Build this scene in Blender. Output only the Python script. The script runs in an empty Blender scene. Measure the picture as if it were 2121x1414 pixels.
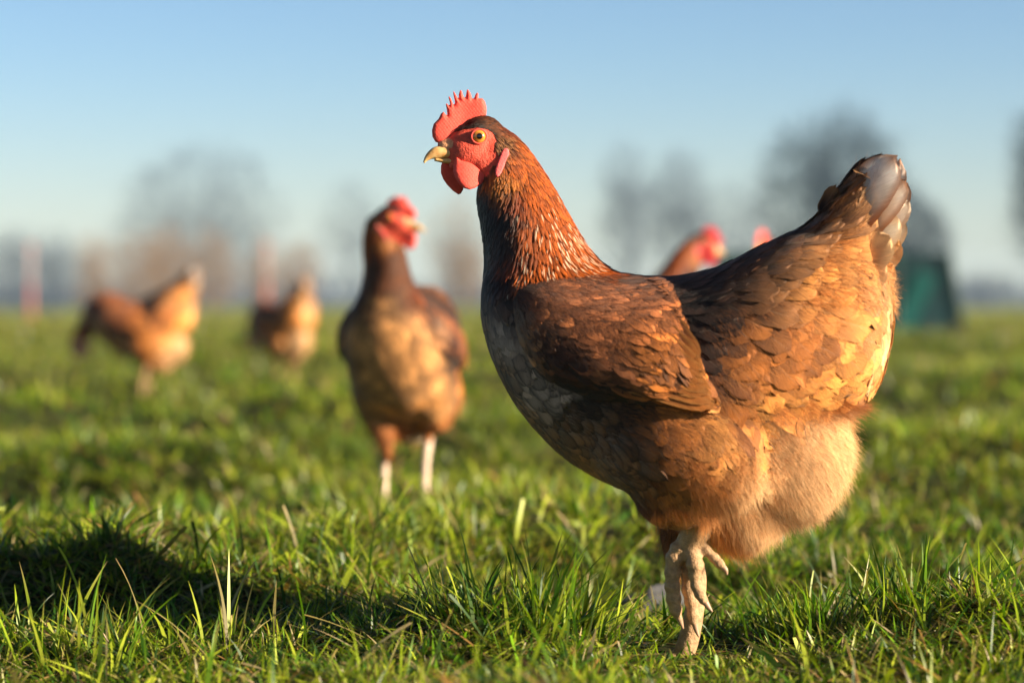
import bpy, math, random
import numpy as np
from mathutils import Vector, Matrix
from mathutils.bvhtree import BVHTree
random.seed(7); rng = np.random.default_rng(7)
PI = math.pi

# ------------------------------------------------------------------ camera, world, sun
S = 0.000348            # metres per photo pixel at the hen's distance
ZC = 0.256              # camera height
D0 = 1.74
sc = bpy.context.scene
cam = bpy.data.cameras.new('camera'); camo = bpy.data.objects.new('camera', cam)
sc.collection.objects.link(camo); sc.camera = camo
camo.location = (0, -D0, ZC); camo.rotation_euler = (PI/2, 0, 0)
cam.lens = 85; cam.sensor_width = 36; cam.shift_y = -82/2121
cam.clip_start = 0.05; cam.clip_end = 3000
cam.dof.use_dof = True; cam.dof.focus_distance = D0+0.03; cam.dof.aperture_fstop = 4.6
cam.dof.aperture_blades = 0

SUN_EL, SUN_PHI = math.radians(17), math.radians(22)     # phi: towards the camera from +x
sd = Vector((math.cos(SUN_PHI)*math.cos(SUN_EL), -math.sin(SUN_PHI)*math.cos(SUN_EL), math.sin(SUN_EL)))
w = bpy.data.worlds.new('World'); sc.world = w; w.use_nodes = True
nt = w.node_tree; nt.nodes.clear()
sky = nt.nodes.new('ShaderNodeTexSky'); sky.sky_type = 'NISHITA'; sky.sun_disc = False
sky.sun_elevation = SUN_EL
sky.sun_rotation = math.atan2(sd.x, sd.y)
sky.air_density = 1.0; sky.dust_density = 0.3; sky.ozone_density = 2.0
bg = nt.nodes.new('ShaderNodeBackground'); bg.inputs[1].default_value = 0.05
wo = nt.nodes.new('ShaderNodeOutputWorld')
tint = nt.nodes.new('ShaderNodeMix'); tint.data_type='RGBA'; tint.blend_type='MULTIPLY'; tint.inputs[0].default_value=1
tint.inputs[7].default_value=(.86,.95,1.15,1); gr=nt.nodes.new('ShaderNodeMapRange'); gr.interpolation_type='SMOOTHSTEP'; gr.inputs[1].default_value=0; gr.inputs[2].default_value=.12
tc2=nt.nodes.new('ShaderNodeTexCoord'); sp2=nt.nodes.new('ShaderNodeSeparateXYZ'); nt.links.new(tc2.outputs['Generated'],sp2.inputs[0]); nt.links.new(sp2.outputs[2],gr.inputs[0])
tm=nt.nodes.new('ShaderNodeMix'); tm.data_type='RGBA'; tm.inputs[6].default_value=(1.0,.99,1.13,1); tm.inputs[7].default_value=(.74,.90,1.15,1); nt.links.new(gr.outputs[0],tm.inputs[0]); nt.links.new(tm.outputs[2],tint.inputs[7])
nt.links.new(sky.outputs[0],tint.inputs[6]); tco=nt.nodes.new('ShaderNodeTexCoord'); sep=nt.nodes.new('ShaderNodeSeparateXYZ'); nt.links.new(tco.outputs['Generated'],sep.inputs[0])
zen=nt.nodes.new('ShaderNodeMapRange'); zen.interpolation_type='SMOOTHSTEP'; nt.links.new(sep.outputs[2],zen.inputs[0]); zen.inputs[1].default_value=.08; zen.inputs[2].default_value=.48; zen.inputs[3].default_value=1.0; zen.inputs[4].default_value=.28
dk=nt.nodes.new('ShaderNodeVectorMath'); dk.operation='SCALE'; nt.links.new(tint.outputs[2],dk.inputs[0]); nt.links.new(zen.outputs[0],dk.inputs['Scale']); nt.links.new(dk.outputs[0], bg.inputs[0]); nt.links.new(bg.outputs[0], wo.inputs[0])
sun = bpy.data.lights.new('sun', 'SUN'); suno = bpy.data.objects.new('sun', sun)
sc.collection.objects.link(suno); sun.energy = 5.0; sun.angle = math.radians(0.5); sun.color = (1.0, 0.83, 0.62)
suno.rotation_euler = sd.to_track_quat('Z', 'Y').to_euler(); suno.location = (3, -3, 3)
sc.view_settings.view_transform = 'Standard'; sc.view_settings.look = 'None'
sc.view_settings.exposure = 1.5; sc.view_settings.gamma = 1.0
sc.cycles.max_bounces = 6; sc.cycles.transparent_max_bounces = 8

# ------------------------------------------------------------------ helpers
def X(px): return (px-1060.5)*S
def Z(py): return ZC+(625-py)*S
def link(o): sc.collection.objects.link(o); return o
def tag(o, label=None, cat=None, group=None, kind=None):
    if label: o['label'] = label
    if cat: o['category'] = cat
    if group: o['group'] = group
    if kind: o['kind'] = kind
    return o
def empty(name, loc=(0,0,0), rz=0):
    o = bpy.data.objects.new(name, None); o.empty_display_size = 0.05
    o.location = loc; o.rotation_euler = (0,0,rz); return link(o)
def mesh_np(name, V, F, mat=None, parent=None, col=None, fuv=None, smooth=True, tri=None):
    """V (n,3); F (m,4) quads; tri (k,3) triangles"""
    me = bpy.data.meshes.new(name)
    V = np.asarray(V, np.float32)
    nq = 0 if F is None else len(F); ntr = 0 if tri is None else len(tri)
    me.vertices.add(len(V)); me.vertices.foreach_set('co', V.ravel())
    loops = []
    if nq: loops.append(np.asarray(F, np.int32).ravel())
    if ntr: loops.append(np.asarray(tri, np.int32).ravel())
    L = np.concatenate(loops)
    me.loops.add(len(L)); me.loops.foreach_set('vertex_index', L)
    me.polygons.add(nq+ntr)
    tot = np.concatenate([np.full(nq,4), np.full(ntr,3)]).astype(np.int32)
    st = np.concatenate([[0], np.cumsum(tot)[:-1]]).astype(np.int32)
    me.polygons.foreach_set('loop_start', st); me.polygons.foreach_set('loop_total', tot)
    me.update(calc_edges=True)
    me.polygons.foreach_set('use_smooth', np.full(nq+ntr, smooth))
    if col is not None:
        a = me.attributes.new('Col', 'FLOAT_COLOR', 'POINT')
        c = np.ones((len(V),4), np.float32); c[:,:3] = col; a.data.foreach_set('color', c.ravel())
    if fuv is not None:
        a = me.attributes.new('fuv', 'FLOAT_VECTOR', 'POINT')
        a.data.foreach_set('vector', np.asarray(fuv, np.float32).ravel())
    if mat: me.materials.append(mat)
    o = bpy.data.objects.new(name, me); link(o)
    if parent: o.parent = parent
    return o
def sstep(a, b, x):
    t = np.clip((x-a)/(b-a), 0, 1); return t*t*(3-2*t)
def catmull(P, n):
    P = np.asarray(P, float); out = []
    Q = np.vstack([2*P[0]-P[1], P, 2*P[-1]-P[-2]])
    for i in range(1, len(Q)-2):
        for k in range(n):
            t = k/n
            out.append(0.5*((2*Q[i])+(-Q[i-1]+Q[i+1])*t+(2*Q[i-1]-5*Q[i]+4*Q[i+1]-Q[i+2])*t*t+(-Q[i-1]+3*Q[i]-3*Q[i+1]+Q[i+2])*t**3))
    out.append(P[-1]); return np.array(out)

class MB:
    def __init__(s): s.V=[]; s.Q=[]; s.T=[]; s.n=0
    def add(s, V, Q=(), T=()):
        V=np.asarray(V,float)
        s.V.append(V)
        if len(Q): s.Q.append(np.asarray(Q)+s.n)
        if len(T): s.T.append(np.asarray(T)+s.n)
        s.n+=len(V)
    def rings(s, R):          # R: (m,k,3) closed rings, capped
        R=np.asarray(R); m,k,_=R.shape
        V=np.vstack([R.reshape(-1,3), R[0].mean(0), R[-1].mean(0)])
        Q=[];T=[]
        for i in range(m-1):
            for j in range(k):
                Q.append((i*k+j, i*k+(j+1)%k, (i+1)*k+(j+1)%k, (i+1)*k+j))
        for j in range(k):
            T.append((m*k, (j+1)%k, j)); T.append((m*k+1, (m-1)*k+j, (m-1)*k+(j+1)%k))
        s.add(V,Q,T)
    def arrays(s):
        return np.vstack(s.V), (np.vstack(s.Q) if s.Q else None), (np.vstack(s.T) if s.T else None)
    def build(s, name, mat=None, parent=None, **k):
        V,Q,T=s.arrays(); return mesh_np(name,V,Q,mat,parent,tri=T,**k)

def loft(mb, secs, n=6, k=28, e=2.0):
    """secs: (Ax,Ay,Bx,By,w,yoff) in photo pixels; A and B are the two ends of the section in the hen's mid plane"""
    C = catmull(secs, n); R=[]
    t = np.linspace(0, 2*PI, k, endpoint=False)
    ct = np.sign(np.cos(t))*np.abs(np.cos(t))**(2/e); stt = np.sign(np.sin(t))*np.abs(np.sin(t))**(2/e)
    for a in C:
        A=np.array([X(a[0]),0,Z(a[1])]); B=np.array([X(a[2]),0,Z(a[3])])
        c=(A+B)/2; h=(A-B)/2; c[1]+=a[5]*S
        R.append(c+np.outer(ct,h)+np.outer(stt,[0,max(a[4],.5)*S,0]))
    mb.rings(R)
def ellipsoid(mb, cx, cy, a, b, wd, yoff=0, ang=0, n=20, k=28):
    R=[]; ca,sa=math.cos(math.radians(ang)),math.sin(math.radians(ang))
    for i in range(1,n):
        f=PI*i/n; u=-math.cos(f); r=math.sin(f)
        t=np.linspace(0,2*PI,k,endpoint=False)
        lx=np.full(k,u*a); lz=r*np.cos(t)*b; ly=r*np.sin(t)*wd+yoff
        x=cx+lx*ca-lz*sa; z=cy-(lx*sa+lz*ca)
        R.append(np.stack([X(x),ly*S,Z(z)],1))
    mb.rings(R)
def tube(mb, pts, k=12, n=5, world=False, knob=0):
    """pts: (px,py,yoff,r) pixels"""
    C=catmull(pts,n)
    if world: P=C[:,:3]; r=C[:,3]
    else:
        P=np.stack([X(C[:,0]),C[:,2]*S,Z(C[:,1])],1); r=C[:,3]*S*(1+knob*np.sin(np.arange(len(C))*1.05))
    tg=np.gradient(P,axis=0); tg/=np.linalg.norm(tg,axis=1)[:,None]+1e-12
    ref=np.array([0,1.,0]) if abs(tg[0,1])<.8 else np.array([1.,0,0])
    t=np.linspace(0,2*PI,k,endpoint=False); R=[]
    for i in range(len(P)):
        a=np.cross(tg[i],ref); a/=np.linalg.norm(a); b=np.cross(tg[i],a); ref=np.cross(a,tg[i])
        R.append(P[i]+r[i]*(np.outer(np.cos(t),a)+np.outer(np.sin(t),b)))
    mb.rings(R)
def remesh(V,Q,T,voxel,smooth=0,fac=.5):
    o=mesh_np('tmp',V,Q,tri=T); m=o.modifiers.new('r','REMESH'); m.mode='VOXEL'; m.voxel_size=voxel
    if smooth:
        s=o.modifiers.new('s','SMOOTH'); s.factor=fac; s.iterations=smooth
    dg=bpy.context.evaluated_depsgraph_get(); ev=o.evaluated_get(dg); me=ev.to_mesh()
    V2=np.zeros(len(me.vertices)*3,np.float32); me.vertices.foreach_get('co',V2); V2=V2.reshape(-1,3)
    tot=np.zeros(len(me.polygons),np.int32); me.polygons.foreach_get('loop_total',tot)
    L=np.zeros(len(me.loops),np.int32); me.loops.foreach_get('vertex_index',L)
    st=np.concatenate([[0],np.cumsum(tot)[:-1]])
    Q2=np.stack([L[st[tot==4]+i] for i in range(4)],1); T2=np.stack([L[st[tot==3]+i] for i in range(3)],1) if (tot==3).any() else None
    ev.to_mesh_clear(); me0=o.data; bpy.data.objects.remove(o); bpy.data.meshes.remove(me0)
    return V2,Q2,T2

# ------------------------------------------------------------------ materials
def newmat(name):
    m=bpy.data.materials.new(name); m.use_nodes=True; n=m.node_tree; n.nodes.clear()
    return m,n,(lambda t,**k: _nd(n,t,k))
def _nd(n,t,k):
    x=n.nodes.new('ShaderNode'+t)
    for a,b in k.items(): setattr(x,a,b)
    return x
def math_(n,op,a,b=None,c=None):
    x=n.nodes.new('ShaderNodeMath'); x.operation=op
    for i,v in enumerate((a,b,c)):
        if v is None: continue
        if isinstance(v,(int,float)): x.inputs[i].default_value=v
        else: n.links.new(v,x.inputs[i])
    return x.outputs[0]
def ramp(n,fac,stops):
    r=n.nodes.new('ShaderNodeValToRGB'); n.links.new(fac,r.inputs[0]); e=r.color_ramp.elements
    while len(e)<len(stops): e.new(.5)
    for i,(p,c) in enumerate(stops):
        e[i].position=p; e[i].color=(c if len(c)==4 else (*c,1))
    return r.outputs[0]
def mixc(n,fac,a,b,mode='MIX'):
    x=n.nodes.new('ShaderNodeMix'); x.data_type='RGBA'; x.blend_type=mode
    for s,v in ((x.inputs[0],fac),(x.inputs[6],a),(x.inputs[7],b)):
        if isinstance(v,(int,float)): s.default_value=v
        elif isinstance(v,tuple): s.default_value=(*v,1) if len(v)==3 else v
        else: n.links.new(v,s)
    return x.outputs[2]
def princ(n,col,rough=.6,spec=.3,**kw):
    p=n.nodes.new('ShaderNodeBsdfPrincipled')
    if isinstance(col,tuple): p.inputs['Base Color'].default_value=(*col,1)
    else: n.links.new(col,p.inputs['Base Color'])
    if isinstance(rough,(int,float)): p.inputs['Roughness'].default_value=rough
    else: n.links.new(rough,p.inputs['Roughness'])
    p.inputs['Specular IOR Level'].default_value=spec
    for k,v in kw.items(): p.inputs[k.replace('_',' ')].default_value=v
    return p
def out(n,s):
    o=n.nodes.new('ShaderNodeOutputMaterial'); n.links.new(s,o.inputs[0])
def noise(n,scale,detail=3,vec=None,rough=.5):
    t=n.nodes.new('ShaderNodeTexNoise'); t.inputs['Scale'].default_value=scale; t.inputs['Detail'].default_value=detail
    t.inputs['Roughness'].default_value=rough
    if vec is not None: n.links.new(vec,t.inputs['Vector'])
    return t.outputs[0]
def bump(n,h,p,strength=.3,dist=.001):
    b=n.nodes.new('ShaderNodeBump'); b.inputs['Strength'].default_value=strength; b.inputs['Distance'].default_value=dist
    n.links.new(h,b.inputs['Height']); n.links.new(b.outputs[0],p.inputs['Normal'])
def objco(n): return n.nodes.new('ShaderNodeTexCoord').outputs['Object']

def feather_mat(name, rough=.5, trans=.22, sheen=.15, barb=60, amp=.45):
    m,n,N=newmat(name)
    ac=N('Attribute',attribute_name='Col'); au=N('Attribute',attribute_name='fuv')
    sp=N('SeparateXYZ'); n.links.new(au.outputs['Vector'],sp.inputs[0])
    u=math_(n,'ABSOLUTE',sp.outputs[0])
    b=math_(n,'SUBTRACT',sp.outputs[1],math_(n,'MULTIPLY',u,.33))
    cv=N('CombineXYZ'); n.links.new(math_(n,'MULTIPLY',b,1.0),cv.inputs[0])
    n.links.new(math_(n,'MULTIPLY',u,.04),cv.inputs[1]); n.links.new(math_(n,'MULTIPLY',sp.outputs[2],37.0),cv.inputs[2])
    ns=noise(n,barb,4,cv.outputs[0],.7); ns=math_(n,'MULTIPLY_ADD',math_(n,'SUBTRACT',ns,.5),1.7,.5)
    f=math_(n,'MULTIPLY_ADD',ns,amp*2,1-amp)
    big=noise(n,110,2,objco(n)); f=math_(n,'MULTIPLY',f,math_(n,'MULTIPLY_ADD',big,.5,.75))
    vm=n.nodes.new('ShaderNodeVectorMath'); vm.operation='SCALE'
    n.links.new(ac.outputs['Color'],vm.inputs[0]); n.links.new(f,vm.inputs['Scale'])
    ra=math_(n,'LESS_THAN',u,.05)
    col=mixc(n,math_(n,'MULTIPLY',ra,.12),vm.outputs[0],(.5,.38,.26))
    p=princ(n,col,rough,.35); p.inputs['Sheen Weight'].default_value=sheen
    bump(n,ns,p,.6,.0006)
    t=n.nodes.new('ShaderNodeBsdfTranslucent'); n.links.new(col,t.inputs[0])
    mx=n.nodes.new('ShaderNodeMixShader'); mx.inputs[0].default_value=trans
    n.links.new(p.outputs[0],mx.inputs[1]); n.links.new(t.outputs[0],mx.inputs[2]); out(n,mx.outputs[0]); return m
M_feather=feather_mat('feather_vane',.62,.16,.1,42,.5)
M_hackle=feather_mat('hackle_feather',.42,.12,.0,40,.45)
M_down=feather_mat('down_feather',.7,.35,.25,8,.3)
M_tail=feather_mat('tail_feather',.7,.4,.2,60,.3)

def skin_mat(name, col, col2, scale=900, rough=.5, sss=.0, bs=.5, bd=.0007):
    m,n,N=newmat(name); co=objco(n)
    v=n.nodes.new('ShaderNodeTexVoronoi'); v.inputs['Scale'].default_value=scale; n.links.new(co,v.inputs['Vector'])
    ns=noise(n,scale*.25,3,co)
    c=mixc(n,ns,col,col2); c=mixc(n,math_(n,'MULTIPLY',math_(n,'GREATER_THAN',noise(n,420,5,co,.75),.60),.5),c,tuple(x*.45 for x in col2)); c=mixc(n,math_(n,'MULTIPLY',noise(n,90,4,co,.7),.45),c,tuple(x*1.25 for x in col),'MIX')
    p=princ(n,c,rough+.1,.22); p.inputs['Subsurface Weight'].default_value=sss; p.inputs['Subsurface Radius'].default_value=(.004,.001,.0005)
    h=math_(n,'ADD',math_(n,'MULTIPLY',v.outputs[0],.45),math_(n,'MULTIPLY',ns,1.8)); bump(n,h,p,bs,bd); out(n,p.outputs[0]); return m
M_comb=skin_mat('comb_skin',(.82,.115,.08),(.66,.055,.04),1300,.5,.25,.28,.0006)
M_crim=skin_mat('crimson_comb_skin',(.42,.02,.03),(.3,.015,.02),1100,.6,.0)
M_pale=skin_mat('pale_comb_skin',(.75,.42,.30),(.65,.3,.22),1100,.5,.1)
M_lobe=skin_mat('lobe_skin',(.80,.16,.15),(.7,.08,.08),700,.5,.2)
def body_mat():
    m,n,N=newmat('bird_skin'); co=objco(n)
    ac=N('Attribute',attribute_name='Col')
    v=n.nodes.new('ShaderNodeTexVoronoi'); v.inputs['Scale'].default_value=800; n.links.new(co,v.inputs['Vector'])
    ns=noise(n,240,4,co,.65)
    f=math_(n,'MULTIPLY_ADD',ns,1.5,.25)
    vm=n.nodes.new('ShaderNodeVectorMath'); vm.operation='SCALE'
    n.links.new(ac.outputs['Color'],vm.inputs[0]); n.links.new(f,vm.inputs['Scale'])
    c=mixc(n,math_(n,'MULTIPLY',math_(n,'LESS_THAN',v.outputs[0],.25),.25),vm.outputs[0],(.25,.1,.06))
    p=princ(n,c,.62,.3); bump(n,math_(n,'ADD',math_(n,'MULTIPLY',v.outputs[0],.35),math_(n,'MULTIPLY',ns,1.4)),p,.7,.0012); out(n,p.outputs[0]); return m
M_body=body_mat()
def beak_mat():
    m,n,N=newmat('beak_horn'); co=objco(n)
    ns=noise(n,180,4,co); c=ramp(n,ns,[(.3,(.58,.28,.08)),(.6,(.82,.53,.22))])
    p=princ(n,c,.32,.5); bump(n,noise(n,500,3,co),p,.25,.0004); out(n,p.outputs[0]); return m
M_beak=beak_mat()
def claw_mat():
    m,n,N=newmat('claw_horn'); p=princ(n,(.38,.24,.15),.45,.4); out(n,p.outputs[0]); return m
M_claw=claw_mat()
def eye_mat():
    m,n,N=newmat('eye_amber'); sp=N('SeparateXYZ'); n.links.new(N('Attribute',attribute_name='fuv').outputs['Vector'],sp.inputs[0])
    c=ramp(n,sp.outputs[0],[(0,(.004,.003,.003)),(.36,(.004,.003,.003)),(.40,(.30,.10,.012)),(.62,(.62,.26,.04)),(.86,(.5,.18,.03)),(.92,(.08,.02,.01)),(1,(.05,.015,.01))])
    p=princ(n,c,.08,.6); p.inputs['Coat Weight'].default_value=.6; p.inputs['Coat Roughness'].default_value=.03; out(n,p.outputs[0]); return m
M_eye=eye_mat()

# ------------------------------------------------------------------ feathers
def feathers(root, tdir, nrm, L, W, base, tip, shape, spot, edge, rnd, bvh=None, lift=None, curl=None, nu=7, nv=9, camber=.04, rag=.045):
    """vectorised curved vanes; returns V,Q,col,fuv. root etc are (N,3)/(N,) arrays in metres"""
    N=len(root); v=np.linspace(0,1,nv); u=np.linspace(-1,1,nu)
    lift=np.full(N,.1) if lift is None else lift; curl=np.zeros(N) if curl is None else curl
    C=root[:,None,:]+tdir[:,None,:]*(v[None,:,None]*L[:,None,None])
    NN=np.repeat(nrm[:,None,:],nv,1)
    if bvh is not None:
        C2=C.reshape(-1,3).copy(); N2=NN.reshape(-1,3).copy()
        for i in range(len(C2)):
            q,nn,_,_=bvh.find_nearest(C2[i])
            if q is not None: C2[i]=q; N2[i]=nn
        C=C2.reshape(N,nv,3); N2=N2.reshape(N,nv,3); NN=N2*.6+NN*.4
        NN/=np.linalg.norm(NN,axis=2)[:,:,None]+1e-9
    h=(.0004+ (lift*L)[:,None]*(v[None,:]**1.1) - (curl*L)[:,None]*v[None,:]**2.4)
    C=C+NN*h[:,:,None]
    T=np.gradient(C,axis=1); T/=np.linalg.norm(T,axis=2)[:,:,None]+1e-9
    B=np.cross(NN,T); B/=np.linalg.norm(B,axis=2)[:,:,None]+1e-9
    rd=np.clip(.35+.9*np.sin(np.clip(v*1.7,0,1)*PI/2),0,1)*np.sqrt(np.clip(1-np.clip((v-.55)/.45,0,1)**2.4,0,1))
    rd=np.clip(v/.18,.15,1)*np.sqrt(np.clip(1-np.clip((v-.5)/.5,0,1)**2.3,0,1))
    pt=np.clip(v/.2,.2,1)*np.clip(1-v,0,1)**.55
    f=rd[None,:]*(1-shape[:,None])+pt[None,:]*shape[:,None]
    f[:,-1]=np.maximum(f[:,-1],.10)
    jag=1+rag*rng.standard_normal((N,nv,nu))*(np.abs(u)[None,None,:]**2)
    off=u[None,None,:]*f[:,:,None]*jag*(W/2)[:,None,None]
    P=C[:,:,None,:]+B[:,:,None,:]*off[...,None]
    cam_=camber*(W/2)[:,None,None]*(u[None,None,:]**2)*f[:,:,None]
    P=P-NN[:,:,None,:]*cam_[...,None]
    # barb sweep: edges reach further towards the tip, tip jags
    sw=(.16*L)[:,None,None]*(np.abs(u)[None,None,:])*(v*(1-v)*2.2)[None,:,None]
    tj=(rag*.9*L)[:,None,None]*rng.standard_normal((N,1,nu))*(v**6)[None,:,None]
    P=P+T[:,:,None,:]*(sw+tj)[...,None]
    U=np.broadcast_to(u[None,None,:],(N,nv,nu)); VV=np.broadcast_to(v[None,:,None],(N,nv,nu))
    k=sstep(.25,.9,VV)[...,None]
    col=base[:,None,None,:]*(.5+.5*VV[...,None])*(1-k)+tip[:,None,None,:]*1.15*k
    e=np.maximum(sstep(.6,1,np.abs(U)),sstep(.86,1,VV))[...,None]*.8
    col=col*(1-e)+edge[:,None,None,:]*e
    s=np.clip(1.2-((U/.5)**2+((VV-.76)/.2)**2),0,1)[...,None]*spot[:,None,None,None]
    col=col*(1-s)+np.array([.86,.74,.52])*s
    fuv=np.stack([U,VV*np.broadcast_to((L/.02)[:,None,None],U.shape)*.35,np.broadcast_to(rnd[:,None,None],U.shape)],-1)
    idx=np.arange(N*nv*nu).reshape(N,nv,nu)
    Q=np.stack([idx[:,:-1,:-1],idx[:,:-1,1:],idx[:,1:,1:],idx[:,1:,:-1]],-1).reshape(-1,4)
    return P.reshape(-1,3),Q,col.reshape(-1,3),fuv.reshape(-1,3)

def strands(root, d, nrm, L, wdt, base, tip, rnd, seg=3, bend=.3, world_down=.0):
    N=len(root); v=np.linspace(0,1,seg+1)
    side=np.cross(d,nrm); side/=np.linalg.norm(side,axis=1)[:,None]+1e-9
    C=root[:,None,:]+d[:,None,:]*(v[None,:,None]*L[:,None,None])
    bd=rng.standard_normal((N,3))*.5-np.array([0,0,world_down])
    C=C+bd[:,None,:]*(bend*L)[:,None,None]*(v**2)[None,:,None]
    wv=(1-v*.85)
    off=side[:,None,None,:]*(np.array([-1,1])[None,None,:,None])*(wdt/2)[:,None,None,None]*wv[None,:,None,None]
    P=C[:,:,None,:]+off
    k=v[None,:,None,None]; col=base[:,None,None,:]*(1-k)+tip[:,None,None,:]*k; col=np.broadcast_to(col,(N,seg+1,2,3))
    fuv=np.stack(np.broadcast_arrays(np.array([-.6,.6])[None,None,:],v[None,:,None],rnd[:,None,None]),-1)
    idx=np.arange(N*(seg+1)*2).reshape(N,seg+1,2)
    Q=np.stack([idx[:,:-1,0],idx[:,:-1,1],idx[:,1:,1],idx[:,1:,0]],-1).reshape(-1,4)
    return P.reshape(-1,3),Q,col.reshape(-1,3),fuv.reshape(-1,3)
def merge(parts):
    V=[];Q=[];C=[];U=[];n=0
    for p in parts:
        V.append(p[0]);Q.append(p[1]+n);C.append(p[2]);U.append(p[3]);n+=len(p[0])
    return np.vstack(V),np.vstack(Q),np.vstack(C),np.vstack(U)

# plumage colours; DK and TB also carry painted shade
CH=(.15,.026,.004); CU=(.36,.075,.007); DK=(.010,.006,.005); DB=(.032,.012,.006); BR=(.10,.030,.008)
TN=(.25,.11,.04); OR=(.40,.125,.018); GO=(.54,.22,.045); CR=(.57,.33,.15); FL=(.80,.53,.27); TB=(.36,.26,.20)  # TB: breast tan painted greyer for the shade it stands in
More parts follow.
